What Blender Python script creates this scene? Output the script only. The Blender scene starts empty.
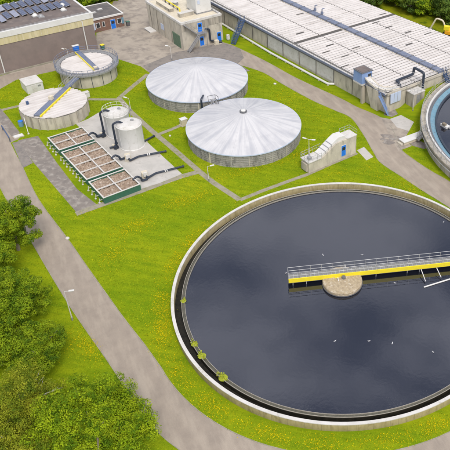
import bpy, bmesh, math, random
import numpy as np
from mathutils import Vector, Matrix
R = math.radians
random.seed(7); RNG = np.random.default_rng(7)
scene = bpy.context.scene
COL = scene.collection

# ------------------------------------------------------------------ camera
CAM_H = 64.0
DEP, ROLL, FPX, CX, CY = 0.609118378, 0.0692132967, 685.645319, 392.573376, 178.935596
fw = Vector((0, math.cos(DEP), -math.sin(DEP)))
_up = Vector((0, math.sin(DEP), math.cos(DEP))); _rt = Vector((1, 0, 0))
rt = math.cos(ROLL)*_rt + math.sin(ROLL)*_up
up = -math.sin(ROLL)*_rt + math.cos(ROLL)*_up
cam_d = bpy.data.cameras.new('camera'); cam = bpy.data.objects.new('camera', cam_d); COL.objects.link(cam)
cam.matrix_world = Matrix(((rt.x, up.x, -fw.x, 0), (rt.y, up.y, -fw.y, 0), (rt.z, up.z, -fw.z, CAM_H), (0, 0, 0, 1)))
cam_d.sensor_width = 36; cam_d.lens = FPX/450*36
cam_d.shift_x = (225-CX)/450; cam_d.shift_y = -(225-CY)/450
cam_d.clip_start = 0.5; cam_d.clip_end = 3000
scene.camera = cam
scene.render.resolution_x = scene.render.resolution_y = 1024

# ------------------------------------------------------------------ world, sun, exposure
SUN_EL, SUN_AZ = R(54), R(152)      # azimuth from north (+Y), clockwise
world = bpy.data.worlds.new('World'); scene.world = world; world.use_nodes = True
nt = world.node_tree; nt.nodes.clear()
wo = nt.nodes.new('ShaderNodeOutputWorld'); bg = nt.nodes.new('ShaderNodeBackground')
sky = nt.nodes.new('ShaderNodeTexSky'); sky.sky_type = 'NISHITA'; sky.sun_disc = False
sky.sun_elevation = SUN_EL; sky.sun_rotation = SUN_AZ; sky.dust_density = 3.0; sky.air_density = 1.0; sky.ozone_density = 1.0
tc = nt.nodes.new('ShaderNodeTexCoord'); mpn = nt.nodes.new('ShaderNodeMapping'); mpn.inputs['Scale'].default_value = (1, 1, 2.2)
cn = nt.nodes.new('ShaderNodeTexNoise'); cn.inputs['Scale'].default_value = 4.2; cn.inputs['Detail'].default_value = 7; cn.inputs['Roughness'].default_value = .6
cr = nt.nodes.new('ShaderNodeValToRGB'); cr.color_ramp.elements[0].position = .40; cr.color_ramp.elements[1].position = .62
cr.color_ramp.elements[0].color = (.24, .24, .24, 1); cr.color_ramp.elements[1].color = (.95, .95, .95, 1)
mixw = nt.nodes.new('ShaderNodeMix'); mixw.data_type = 'RGBA'
mixw.inputs[7].default_value = (8.4, 8.4, 8.7, 1)      # thin white cloud layer
L = nt.links.new
L(tc.outputs['Generated'], mpn.inputs[0]); L(mpn.outputs[0], cn.inputs['Vector']); L(cn.outputs['Fac'], cr.inputs[0])
L(cr.outputs[0], mixw.inputs[0]); L(sky.outputs[0], mixw.inputs[6]); L(mixw.outputs[2], bg.inputs['Color'])
bg.inputs['Strength'].default_value = 0.105; L(bg.outputs[0], wo.inputs['Surface'])
sd = bpy.data.lights.new('sun', 'SUN'); sd.energy = 1.6; sd.angle = R(20); sd.color = (1, .955, .9)
sun = bpy.data.objects.new('sun', sd); COL.objects.link(sun)
sdir = Vector((math.sin(SUN_AZ)*math.cos(SUN_EL), math.cos(SUN_AZ)*math.cos(SUN_EL), math.sin(SUN_EL)))
sun.rotation_euler = sdir.to_track_quat('Z', 'Y').to_euler(); sun.location = sdir*200
scene.view_settings.view_transform = 'Standard'; scene.view_settings.look = 'None'
scene.view_settings.gamma = 1; scene.view_settings.use_curve_mapping = False
scene.view_settings.exposure = 0.5
scene.render.engine = 'CYCLES'

# ------------------------------------------------------------------ survey helpers
def at(px, py, z=0.0):
    """ground coordinates of a surveyed point at height z"""
    d = fw + (px-CX)/FPX*rt - (py-CY)/FPX*up
    t = (CAM_H-z)/-d.z
    return Vector((d.x*t, d.y*t, z))
Q = math.sqrt(.5)
def W(sx, sy, z=0.0):                 # site grid (turned by 45 degrees) -> world
    return Vector(((sx-sy)*Q, (sx+sy)*Q, z))
SITE = R(45)
TC = Vector((-5.24, 66.22, 0))        # centre of the large tank

# ------------------------------------------------------------------ materials
def lin(c): return (*c, 1) if len(c) == 3 else c
def mk(name, c1, c2=None, scale=.6, rough=.75, bump=0, bscale=8, stretch=(1, 1, 1), c3=None, s3=3.0, t3=(.55, .68), metal=0, detail=6, lo=.35, hi=.65, spec=None, st3=(1, 1, 1), a3=1.0, rot=0):
    m = bpy.data.materials.new(name); m.use_nodes = True
    n = m.node_tree; b = n.nodes['Principled BSDF']; l = n.links.new
    b.inputs['Roughness'].default_value = rough; b.inputs['Metallic'].default_value = metal
    if spec is not None: b.inputs['Specular IOR Level'].default_value = spec
    c2 = c2 or tuple(x*.82 for x in c1)
    geo = n.nodes.new('ShaderNodeNewGeometry'); mp = n.nodes.new('ShaderNodeMapping'); mp.inputs['Scale'].default_value = stretch
    gpos = geo.outputs['Position']
    if rot:
        vr = n.nodes.new('ShaderNodeVectorRotate'); vr.rotation_type = 'Z_AXIS'; vr.inputs['Angle'].default_value = rot
        l(gpos, vr.inputs['Vector']); gpos = vr.outputs[0]
    l(gpos, mp.inputs[0])
    def noise(sc, src, det=detail):
        t = n.nodes.new('ShaderNodeTexNoise'); t.inputs['Scale'].default_value = sc; t.inputs['Detail'].default_value = det; t.inputs['Roughness'].default_value = .62
        l(src, t.inputs['Vector']); return t
    def ramp(f, a, c, v0=0., v1=1.):
        r = n.nodes.new('ShaderNodeMapRange'); r.inputs[1].default_value = a; r.inputs[2].default_value = c
        r.inputs[3].default_value = v0; r.inputs[4].default_value = v1
        l(f, r.inputs[0]); return r.outputs[0]
    def mix(f, a, c):
        x = n.nodes.new('ShaderNodeMix'); x.data_type = 'RGBA'
        l(f, x.inputs[0])
        if isinstance(a, tuple): x.inputs[6].default_value = lin(a)
        else: l(a, x.inputs[6])
        if isinstance(c, tuple): x.inputs[7].default_value = lin(c)
        else: l(c, x.inputs[7])
        return x.outputs[2]
    col = mix(ramp(noise(scale, mp.outputs[0]).outputs['Fac'], lo, hi), c1, c2)
    if c3:
        mp3 = n.nodes.new('ShaderNodeMapping'); mp3.inputs['Scale'].default_value = st3; mp3.inputs['Location'].default_value = (7, 3, 11)
        l(gpos, mp3.inputs[0])
        col = mix(ramp(noise(s3, mp3.outputs[0]).outputs['Fac'], t3[0], t3[1], 0, a3), col, c3)
    l(col, b.inputs['Base Color'])
    if bump:
        bp = n.nodes.new('ShaderNodeBump'); bp.inputs['Strength'].default_value = bump; bp.inputs['Distance'].default_value = .1
        l(noise(bscale, geo.outputs['Position'], 4).outputs['Fac'], bp.inputs['Height']); l(bp.outputs[0], b.inputs['Normal'])
    return m
M = {}
M['grass'] = mk('grass', (.150, .232, .006), (.262, .308, .008), scale=.10, rough=.95, bump=.4, bscale=4, c3=(.098, .178, .006), s3=.8, st3=(.3, 1.6, 1), rot=R(8), t3=(.42, .74), a3=.8, spec=.03, detail=10, lo=.36, hi=.64)
M['rough_grass'] = mk('rough grass', (.16, .20, .006), (.24, .24, .01), scale=.3, rough=.95, bump=.8, bscale=3, c3=(.07, .11, .006), s3=.35, t3=(.5, .65), spec=.03)
M['blade'] = mk('grass blades', (.20, .28, .008), (.30, .34, .01), scale=.12, rough=.9, spec=.03, c3=(.14, .23, .008), s3=.9, t3=(.5, .7))
M['dandelion'] = mk('yellow petals', (.64, .47, .004), (.5, .43, .008), scale=3, rough=.9, spec=.03)
M['road'] = mk('worn road', (.345, .292, .240), (.29, .246, .205), scale=.5, rough=.95, bump=.4, bscale=18, c3=(.42, .36, .295), s3=.9, st3=(1, .22, 1), rot=R(-32), t3=(.45, .68), a3=.7, detail=14, spec=.1)
M['yard'] = mk('yard concrete', (.40, .35, .29), (.315, .275, .23), scale=.3, rough=.95, bump=.2, bscale=10, c3=(.235, .205, .18), s3=.6, t3=(.48, .64), a3=.9, detail=14, spec=.1)
M['asphalt'] = mk('grey asphalt', (.22, .20, .18), (.265, .235, .21), scale=.4, rough=.95, bump=.3, bscale=12, c3=(.18, .165, .155), s3=1.2, t3=(.5, .65), detail=12, spec=.1)
M['slab'] = mk('old grey slab', (.25, .22, .195), (.19, .17, .155), scale=.6, rough=.95, bump=.2, c3=(.33, .30, .265), s3=1.2, t3=(.5, .65), detail=12, spec=.1)
M['pale_slab'] = mk('pale slab', (.50, .475, .44), (.42, .40, .37), scale=.5, rough=.85, c3=(.36, .335, .30), s3=1.3, t3=(.56, .7), detail=9)
M['path'] = mk('path slabs', (.33, .30, .235), (.26, .24, .18), scale=1.2, rough=.95, c3=(.20, .21, .08), s3=1.6, t3=(.55, .7), spec=.1)
M['kerb'] = mk('kerb', (.34, .31, .26), (.22, .21, .15), scale=1, rough=.9)
M['concrete'] = mk('weathered concrete', (.56, .51, .42), (.42, .385, .32), scale=.9, rough=.85, bump=.2, stretch=(1, 1, .5), c3=(.17, .155, .13), s3=1.1, st3=(1, 1, .3), t3=(.54, .74), a3=.75, detail=12)
M['concrete_dark'] = mk('stained concrete', (.48, .43, .35), (.34, .31, .26), scale=.9, rough=.85, stretch=(1, 1, .3), c3=(.14, .13, .11), s3=1.1, st3=(1, 1, .16), t3=(.47, .68), a3=.8, detail=8)
M['tank_wall'] = mk('algae stained concrete', (.47, .39, .22), (.35, .29, .14), scale=1.3, rough=.85, stretch=(1, 1, .3), c3=(.22, .175, .07), s3=2.0, st3=(1, 1, .3), t3=(.52, .7), a3=.75, detail=10)
M['cap'] = mk('white coping', (.62, .60, .575), (.52, .50, .465), scale=.7, rough=.7, c3=(.36, .33, .27), s3=2, t3=(.55, .72), a3=.7)
M['dome'] = mk('grey white membrane', (.58, .573, .578), (.515, .51, .522), scale=.35, rough=.5, c3=(.42, .42, .44), s3=.6, t3=(.5, .7), a3=.5, spec=.3)
M['dome_wall'] = mk('grey panel wall', (.40, .38, .345), (.25, .245, .225), scale=1.3, rough=.85, stretch=(1, 1, .3), c3=(.12, .12, .11), s3=1.7, st3=(1, 1, .4), t3=(.52, .62), a3=.8)
M['wall_band'] = mk('dark band', (.19, .19, .18), (.28, .26, .22), scale=2, rough=.7)
M['plank'] = mk('pale roof plank', (.65, .615, .59), (.57, .535, .51), scale=.5, rough=.65, c3=(.36, .32, .29), s3=1, st3=(.12, 1.3, 1), t3=(.50, .74), a3=.65, rot=R(-45), spec=.3)
M['gap'] = mk('dark joint', (.07, .065, .06), (.12, .11, .10), scale=2, rough=.9)  # near-black tone for plank base, joint strips and hatches
M['white'] = mk('white paint', (.66, .65, .63), (.60, .59, .565), scale=.8, rough=.5, c3=(.42, .39, .34), s3=1.8, t3=(.58, .75), a3=.6)
M['cream'] = mk('cream cladding', (.60, .53, .33), (.50, .43, .24), scale=.8, rough=.6, stretch=(1, 1, .1), c3=(.33, .29, .15), s3=1.2, st3=(1, 1, .08), t3=(.55, .7), a3=.6)
M['brown_brick'] = mk('grey brown brick', (.235, .185, .165), (.20, .16, .145), scale=.5, rough=.9, bump=.2, bscale=20, c3=(.175, .14, .125), s3=.7, t3=(.5, .7), a3=.6)
M['red_brick'] = mk('brown red brick', (.235, .13, .095), (.16, .10, .08), scale=3, rough=.9, bump=.2, bscale=20)
M['roofing'] = mk('brown roofing felt', (.175, .14, .125), (.125, .105, .10), scale=.5, rough=.9, c3=(.24, .20, .175), s3=.8, t3=(.55, .7), a3=.6)
M['dark_roof'] = mk('dark roofing felt', (.09, .085, .085), (.14, .125, .115), scale=.7, rough=.85)
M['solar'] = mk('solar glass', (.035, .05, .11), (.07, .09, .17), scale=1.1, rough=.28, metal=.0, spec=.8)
M['solar_sky'] = mk('sky tinted solar glass', (.30, .31, .38), (.22, .24, .33), scale=.6, rough=.3)  # sky reflection put into the pale base colour
M['frame'] = mk('aluminium', (.5, .5, .5), rough=.4, metal=.4)
M['steel'] = mk('galvanised steel', (.36, .36, .365), (.27, .27, .28), scale=3, rough=.5, metal=.3)
M['steel_dark'] = mk('dark steel', (.12, .125, .14), (.18, .18, .19), scale=3, rough=.5, metal=.3)
M['slate_blue'] = mk('slate blue duct', (.13, .16, .24), (.18, .20, .27), scale=.8, rough=.6, c3=(.08, .08, .10), s3=2, t3=(.55, .7))
M['pale_blue'] = mk('pale blue panel', (.44, .52, .68), (.52, .57, .68), scale=.8, rough=.5)
M['blue'] = mk('blue paint', (.015, .19, .75), (.015, .16, .62), scale=1, rough=.45)
M['mid_blue'] = mk('mid blue paint', (.17, .27, .52), (.22, .32, .54), scale=1, rough=.5)
M['dark_blue'] = mk('dark blue paint', (.035, .075, .17), (.06, .10, .20), scale=2, rough=.5)
M['turq'] = mk('turquoise coating', (.12, .25, .34), (.17, .29, .36), scale=.9, rough=.6, c3=(.09, .14, .17), s3=2, t3=(.55, .7))
M['green'] = mk('green sheet', (.03, .115, .075), (.045, .14, .095), scale=2, rough=.5)
M['green_door'] = mk('grey green shutter', (.17, .23, .15), (.13, .18, .12), scale=2, rough=.6)
M['yellow'] = mk('yellow paint', (.86, .70, .02), (.76, .62, .03), scale=2, rough=.5, c3=(.55, .46, .08), s3=3, t3=(.6, .75))
M['rust_yellow'] = mk('orange yellow paint', (.85, .42, .02), (.7, .33, .02), scale=2, rough=.5)
M['black'] = mk('dark blue black pipe', (.018, .026, .045), (.03, .04, .06), scale=3, rough=.4)
M['gravel'] = mk('filter media', (.37, .275, .20), (.22, .155, .11), scale=2.2, rough=.95, bump=1, bscale=9, c3=(.52, .43, .35), s3=4, t3=(.52, .62))
M['island'] = mk('speckled screed', (.50, .405, .27), (.33, .26, .17), scale=3.2, rough=.95, bump=.8, bscale=12, c3=(.60, .53, .42), s3=2.4, t3=(.52, .65))
M['island_pale'] = mk('pale island top', (.6, .55, .48), (.45, .40, .33), scale=2.5, rough=.9)
M['algae'] = mk('algae channel', (.075, .072, .055), (.11, .105, .08), scale=2.5, rough=.7, c3=(.17, .16, .12), s3=5, t3=(.55, .7))
M['weed'] = mk('yellow green weed', (.38, .40, .02), (.26, .32, .02), scale=5, rough=.8)
M['glass'] = mk('dark window glass', (.03, .035, .04), rough=.1)
M['white_glass'] = mk('pale blind behind glass', (.4, .42, .43), rough=.3)
M['leaf_mid'] = mk('leaf mid', (.13, .215, .008), (.25, .315, .012), scale=.9, rough=.85, c3=(.045, .10, .007), s3=.9, t3=(.47, .62), spec=.1)  # dark noise patches, as in leaf_bright, paint shaded gaps between leaf clumps
M['leaf_bright'] = mk('leaf bright', (.17, .27, .006), (.32, .385, .012), scale=.9, rough=.85, c3=(.07, .14, .006), s3=1.0, t3=(.46, .60), spec=.1)
M['leaf_olive'] = mk('leaf olive', (.18, .235, .012), (.32, .32, .025), scale=.9, rough=.85, c3=(.08, .13, .01), s3=.9, t3=(.47, .62), spec=.1)
M['leaf_dark'] = mk('leaf dark', (.05, .10, .018), (.10, .15, .02), scale=.4, rough=.8, c3=(.17, .21, .02), s3=.5, t3=(.54, .68), spec=.1)
M['bark'] = mk('bark', (.17, .14, .10), (.25, .21, .16), scale=4, rough=.9)
M['feather'] = mk('white feathers', (.8, .8, .8), rough=.7)
M['feather_grey'] = mk('grey feathers', (.4, .4, .42), rough=.7)
M['orange_skin'] = mk('yellow bill', (.6, .35, .05), rough=.6)
M['beige'] = mk('beige casing', (.66, .59, .46), (.55, .49, .38), scale=2, rough=.6)
M['tyre'] = mk('rubber', (.02, .02, .02), rough=.8)
def water_mat(name, c1, c2, rough=.04):
    m = mk(name, c1, c2, scale=.09, rough=rough, detail=5, lo=.3, hi=.7)
    n = m.node_tree; b = n.nodes['Principled BSDF']; b.inputs['IOR'].default_value = 1.92; b.inputs['Specular Tint'].default_value = (.80, .84, 1, 1)
    bp = n.nodes.new('ShaderNodeBump'); bp.inputs['Strength'].default_value = .12; bp.inputs['Distance'].default_value = .02
    t = n.nodes.new('ShaderNodeTexNoise'); t.inputs['Scale'].default_value = 2.2; t.inputs['Detail'].default_value = 4
    g = n.nodes.new('ShaderNodeNewGeometry'); n.links.new(g.outputs['Position'], t.inputs['Vector'])
    n.links.new(t.outputs['Fac'], bp.inputs['Height']); n.links.new(bp.outputs[0], b.inputs['Normal'])
    return m
M['channel'] = mk('shade black channel floor', (.012, .012, .010), (.03, .027, .02), scale=2, rough=.6, spec=.2)  # channel's deep shadow put into the colour of floor and weir wall
M['weir_edge'] = mk('limed weir plate', (.36, .33, .28), (.27, .25, .21), scale=3, rough=.8)
M['grating'] = mk('walkway grating', (.20, .20, .19), (.27, .265, .24), scale=3, rough=.7)
M['water'] = water_mat('tank water', (.005, .006, .011), (.010, .011, .018))
def foam_edge(m, r0):
    """fine scum specks drifting against the wall of the tank"""
    n = m.node_tree; b = n.nodes['Principled BSDF']; l = n.links.new; src = b.inputs['Base Color'].links[0].from_socket
    t = n.nodes.new('ShaderNodeTexCoord'); ln = n.nodes.new('ShaderNodeVectorMath'); ln.operation = 'LENGTH'; l(t.outputs['Object'], ln.inputs[0])
    r = n.nodes.new('ShaderNodeMapRange'); r.inputs[1].default_value = r0; r.inputs[2].default_value = r0+2.6; l(ln.outputs['Value'], r.inputs[0])
    outs = []
    for sc, a, c in ((.3, .5, .72), (9.0, .54, .66)):
        q = n.nodes.new('ShaderNodeTexNoise'); q.inputs['Scale'].default_value = sc; q.inputs['Detail'].default_value = 8; l(t.outputs['Object'], q.inputs['Vector'])
        w = n.nodes.new('ShaderNodeMapRange'); w.inputs[1].default_value = a; w.inputs[2].default_value = c; l(q.outputs['Fac'], w.inputs[0]); outs.append(w.outputs[0])
    f = r.outputs[0]
    for o_ in outs:
        x = n.nodes.new('ShaderNodeMath'); x.operation = 'MULTIPLY'; l(f, x.inputs[0]); l(o_, x.inputs[1]); f = x.outputs[0]
    x = n.nodes.new('ShaderNodeMix'); x.data_type = 'RGBA'; l(f, x.inputs[0]); l(src, x.inputs[6]); x.inputs[7].default_value = (.10, .10, .10, 1); l(x.outputs[2], b.inputs['Base Color'])
foam_edge(M['water'], 18.3)
M['water_dark'] = water_mat('channel water', (.004, .005, .008), (.008, .009, .012))

# add pleat streaks to the dome membrane (dirt washed down the pleats; angle based in each roof's own space)
def pleats(m, n_pleats, c_dirty):
    n = m.node_tree; b = n.nodes['Principled BSDF']; l = n.links.new
    src = b.inputs['Base Color'].links[0].from_socket
    t = n.nodes.new('ShaderNodeTexCoord'); sp = n.nodes.new('ShaderNodeSeparateXYZ'); l(t.outputs['Object'], sp.inputs[0])
    a = n.nodes.new('ShaderNodeMath'); a.operation = 'ARCTAN2'; l(sp.outputs[1], a.inputs[0]); l(sp.outputs[0], a.inputs[1])
    k = n.nodes.new('ShaderNodeMath'); k.operation = 'MULTIPLY'; k.inputs[1].default_value = n_pleats; l(a.outputs[0], k.inputs[0])
    ln = n.nodes.new('ShaderNodeVectorMath'); ln.operation = 'LENGTH'; l(t.outputs['Object'], ln.inputs[0])
    kr = n.nodes.new('ShaderNodeMath'); kr.operation = 'MULTIPLY'; kr.inputs[1].default_value = .18; l(ln.outputs['Value'], kr.inputs[0])
    cx = n.nodes.new('ShaderNodeCombineXYZ'); l(k.outputs[0], cx.inputs[0]); l(kr.outputs[0], cx.inputs[1])
    no = n.nodes.new('ShaderNodeTexNoise'); no.inputs['Scale'].default_value = 1; no.inputs['Detail'].default_value = 3; l(cx.outputs[0], no.inputs['Vector'])
    r = n.nodes.new('ShaderNodeMapRange'); r.inputs[1].default_value = .44; r.inputs[2].default_value = .68; r.inputs[4].default_value = .62; l(no.outputs['Fac'], r.inputs[0])
    x = n.nodes.new('ShaderNodeMix'); x.data_type = 'RGBA'; l(r.outputs[0], x.inputs[0]); l(src, x.inputs[6]); x.inputs[7].default_value = lin(c_dirty)
    l(x.outputs[2], b.inputs['Base Color'])
pleats(M['dome'], 8.5, (.34, .35, .39))
def joints(m, n_j, w, col):
    """vertical joints every 1/n_j of a turn, in the wall's own space"""
    n = m.node_tree; b = n.nodes['Principled BSDF']; l = n.links.new; src = b.inputs['Base Color'].links[0].from_socket
    t = n.nodes.new('ShaderNodeTexCoord'); sp = n.nodes.new('ShaderNodeSeparateXYZ'); l(t.outputs['Object'], sp.inputs[0])
    def mt(op, a, b_=None):
        x = n.nodes.new('ShaderNodeMath'); x.operation = op
        for i, q in enumerate((a, b_)):
            if q is None: continue
            if isinstance(q, (int, float)): x.inputs[i].default_value = q
            else: l(q, x.inputs[i])
        return x.outputs[0]
    f = mt('LESS_THAN', mt('FRACT', mt('ADD', mt('MULTIPLY', mt('ARCTAN2', sp.outputs[1], sp.outputs[0]), n_j/(2*math.pi)), 100.0)), w)
    x = n.nodes.new('ShaderNodeMix'); x.data_type = 'RGBA'; l(f, x.inputs[0]); l(src, x.inputs[6]); x.inputs[7].default_value = lin(col)
    l(x.outputs[2], b.inputs['Base Color'])
joints(M['tank_wall'], 150, .03, (.22, .18, .11)); joints(M['dome'], 56, .035, (.40, .40, .43))

# ------------------------------------------------------------------ object helpers
def tag(o, label=None, cat=None, group=None, kind=None):
    if label: o['label'] = label
    if cat: o['category'] = cat
    if group: o['group'] = group
    if kind: o['kind'] = kind
    return o
def thing(name, label, cat, loc=(0, 0, 0), rz=0.0, group=None):
    o = bpy.data.objects.new(name, None); COL.objects.link(o); o.location = loc; o.rotation_euler = (0, 0, rz)
    o.empty_display_size = .3
    return tag(o, label, cat, group)
class MB:
    def __init__(s): s.bm = bmesh.new()
    def poly(s, pts):
        vs = [s.bm.verts.new(p) for p in pts]; return s.bm.faces.new(vs)
    def box(s, x0, x1, y0, y1, z0, z1, rot=None):
        c = [(x0, y0, z0), (x1, y0, z0), (x1, y1, z0), (x0, y1, z0), (x0, y0, z1), (x1, y0, z1), (x1, y1, z1), (x0, y1, z1)]
        return s.hexa(c)
    def hexa(s, c):
        v = [s.bm.verts.new(p) for p in c]
        for f in ((3, 2, 1, 0), (4, 5, 6, 7), (0, 1, 5, 4), (1, 2, 6, 5), (2, 3, 7, 6), (3, 0, 4, 7)): s.bm.faces.new([v[i] for i in f])
        return s
    def beam(s, a, b, w, h, off=0.0):
        """box-section bar from a to b; w sideways, h upwards from the line"""
        a = Vector(a); b = Vector(b); d = (b-a).normalized(); side = d.cross(Vector((0, 0, 1)))
        side = side.normalized() if side.length > 1e-4 else Vector((1, 0, 0)); u = side.cross(d)
        side *= w/2
        lo, hi = u*off, u*(off+h)
        return s.hexa([a-side+lo, a+side+lo, b+side+lo, b-side+lo, a-side+hi, a+side+hi, b+side+hi, b-side+hi])
    def prism(s, pts, z0, z1):
        n = len(pts); lo = [s.bm.verts.new((p[0], p[1], z0)) for p in pts]; hi = [s.bm.verts.new((p[0], p[1], z1)) for p in pts]
        s.bm.faces.new(hi); s.bm.faces.new(lo[::-1])
        for i in range(n): s.bm.faces.new((lo[i], lo[(i+1) % n], hi[(i+1) % n], hi[i]))
        return s
    def extrude_y(s, prof, y0, y1):
        """profile in x-z swept along y"""
        n = len(prof); a = [s.bm.verts.new((p[0], y0, p[1])) for p in prof]; b = [s.bm.verts.new((p[0], y1, p[1])) for p in prof]
        s.bm.faces.new(a); s.bm.faces.new(b[::-1])
        for i in range(n): s.bm.faces.new((a[(i+1) % n], a[i], b[i], b[(i+1) % n]))
        return s
    def tube(s, pts, r, n=8, closed=False):
        pts = [Vector(p) for p in pts]; N = len(pts); rings = []; prev = None
        for i, p in enumerate(pts):
            if closed: t = (pts[(i+1) % N]-pts[i-1]).normalized()
            else:
                t = Vector((0, 0, 0))
                if i > 0: t += (p-pts[i-1]).normalized()
                if i < N-1: t += (pts[i+1]-p).normalized()
                t.normalize()
            ref = Vector((0, 0, 1)) if abs(t.z) < .95 else Vector((1, 0, 0))
            if prev is None: a = t.cross(ref).normalized()
            else: a = (prev - t*prev.dot(t)).normalized()
            prev = a; b = t.cross(a)
            rr = r[i] if isinstance(r, (list, tuple)) else r
            rings.append([s.bm.verts.new(p+(a*math.cos(2*math.pi*k/n)+b*math.sin(2*math.pi*k/n))*rr) for k in range(n)])
        for i in range(N if closed else N-1):
            A, B = rings[i], rings[(i+1) % N]
            if closed and i == N-1:   # best rotation match
                k0 = min(range(n), key=lambda k: (B[k].co-A[0].co).length); B = B[k0:]+B[:k0]
            for k in range(n): s.bm.faces.new((A[k], A[(k+1) % n], B[(k+1) % n], B[k]))
        if not closed: s.bm.faces.new(rings[0][::-1]); s.bm.faces.new(rings[-1])
        return s
    def bend(s, pts, r, fil=.35, n=10):
        """pipe with rounded elbows"""
        pts = [Vector(p) for p in pts]; out = [pts[0]]
        for i in range(1, len(pts)-1):
            p = pts[i]; a = (pts[i-1]-p); b = (pts[i+1]-p); f = min(fil, a.length*.45, b.length*.45)
            A = p+a.normalized()*f; B = p+b.normalized()*f
            for k in range(5):
                t = k/4; out.append(A*(1-t)**2+p*2*t*(1-t)+B*t*t)
        out.append(pts[-1]); return s.tube(out, r, n)
    def lathe(s, prof, n=96, c=(0, 0), closed=True, a0=0, a1=2*math.pi):
        """prof list of (r,z); closed profile loops back (a ring body)"""
        full = abs(a1-a0-2*math.pi) < 1e-6; cnt = n if full else n+1; rings = []
        for k in range(cnt):
            a = a0+(a1-a0)*k/n
            rings.append([s.bm.verts.new((c[0]+r*math.cos(a), c[1]+r*math.sin(a), z)) for r, z in prof])
        m = len(prof)
        for k in range(n):
            A = rings[k]; B = rings[(k+1) % cnt]
            for i in range(m if closed else m-1): s.bm.faces.new((A[i], B[i], B[(i+1) % m], A[(i+1) % m]))
        return s
    def disc(s, r, z, n=96, c=(0, 0)):
        s.poly([(c[0]+r*math.cos(2*math.pi*k/n), c[1]+r*math.sin(2*math.pi*k/n), z) for k in range(n)]); return s
    def cyl(s, x, y, z0, z1, r, n=24, r2=None):
        r2 = r if r2 is None else r2
        a = [s.bm.verts.new((x+r*math.cos(2*math.pi*k/n), y+r*math.sin(2*math.pi*k/n), z0)) for k in range(n)]
        b = [s.bm.verts.new((x+r2*math.cos(2*math.pi*k/n), y+r2*math.sin(2*math.pi*k/n), z1)) for k in range(n)]
        s.bm.faces.new(a[::-1]); s.bm.faces.new(b)
        for k in range(n): s.bm.faces.new((a[k], a[(k+1) % n], b[(k+1) % n], b[k]))
        return s
    def build(s, name, mat, parent=None, smooth=False, bevel=0, loc=None):
        bmesh.ops.remove_doubles(s.bm, verts=s.bm.verts, dist=1e-5)
        bmesh.ops.recalc_face_normals(s.bm, faces=s.bm.faces)
        me = bpy.data.meshes.new(name); s.bm.to_mesh(me); s.bm.free()
        me.materials.append(M[mat] if isinstance(mat, str) else mat)
        if smooth:
            for p in me.polygons: p.use_smooth = True
            try: me.set_sharp_from_angle(angle=R(35))
            except Exception: pass
        o = bpy.data.objects.new(name, me); COL.objects.link(o)
        if parent: o.parent = parent
        if loc: o.location = loc
        if bevel:
            md = o.modifiers.new('bevel', 'BEVEL'); md.width = bevel; md.segments = 2; md.limit_method = 'ANGLE'
        return o
def railing(mb, pts, h=1.0, r=.03, step=1.6, closed=False, mid=True):
    pts = [Vector(p) for p in pts]; seq = pts+([pts[0]] if closed else [])
    for z in ([h, h*.5] if mid else [h]):
        for a, b in zip(seq, seq[1:]): mb.tube([a+Vector((0, 0, z)), b+Vector((0, 0, z))], r, 5)
    for a, b in zip(seq, seq[1:]):
        n = max(1, round((b-a).length/step))
        for i in range(n): p = a.lerp(b, i/n); mb.tube([p, p+Vector((0, 0, h))], r, 5)
    if not closed: mb.tube([pts[-1], pts[-1]+Vector((0, 0, h))], r, 5)
    return mb
def ring_pts(r, z, n, c=(0, 0), a0=0, a1=2*math.pi, closed=True):
    m = n if closed else n+1
    return [(c[0]+r*math.cos(a0+(a1-a0)*k/n), c[1]+r*math.sin(a0+(a1-a0)*k/n), z) for k in range(m)]
def copy_tree(o, parent=None):
    c = o.copy(); COL.objects.link(c); c.parent = parent
    for ch in list(o.children): copy_tree(ch, c)
    return c

# ------------------------------------------------------------------ ground, roads, slabs, paths
EXCL = []      # polygons where no grass grows
def P2(pts): return [at(x, y).xy.copy() for x, y in pts]
def sheet(name, pts, z, mat, excl=True):
    mb = MB(); mb.poly([(p[0], p[1], z) for p in pts]); bmesh.ops.triangulate(mb.bm, faces=mb.bm.faces)
    o = mb.build(name, mat); tag(o, kind='structure')
    if excl: EXCL.append(np.array([(p[0], p[1]) for p in pts]))
    return o
g = MB()
for i in range(-12, 13):
    for j in range(-6, 26): g.poly([(i*40-20, j*40-20, 0), (i*40+20, j*40-20, 0), (i*40+20, j*40+20, 0), (i*40-20, j*40+20, 0)])
tag(g.build('ground', 'grass'), kind='structure')
def smooth_line(pts, n=6):
    P = [Vector(p) for p in pts]; out = []
    for i in range(len(P)-1):
        a = P[max(i-1, 0)]; b = P[i]; c = P[i+1]; d = P[min(i+2, len(P)-1)]
        for k in range(n):
            t = k/n; out.append(.5*((2*b)+(c-a)*t+(2*a-5*b+4*c-d)*t*t+(3*b-a-3*c+d)*t**3))
    out.append(P[-1]); return out
def kerb_line(pts, name='kerb', w=.09, h=.04):
    mb = MB()
    for a, b in zip(pts, pts[1:]):
        if (Vector(b)-Vector(a)).length > .05: mb.beam((a[0], a[1], 0), (b[0], b[1], 0), w, h)
    tag(mb.build(name, 'kerb'), kind='structure')
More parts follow.
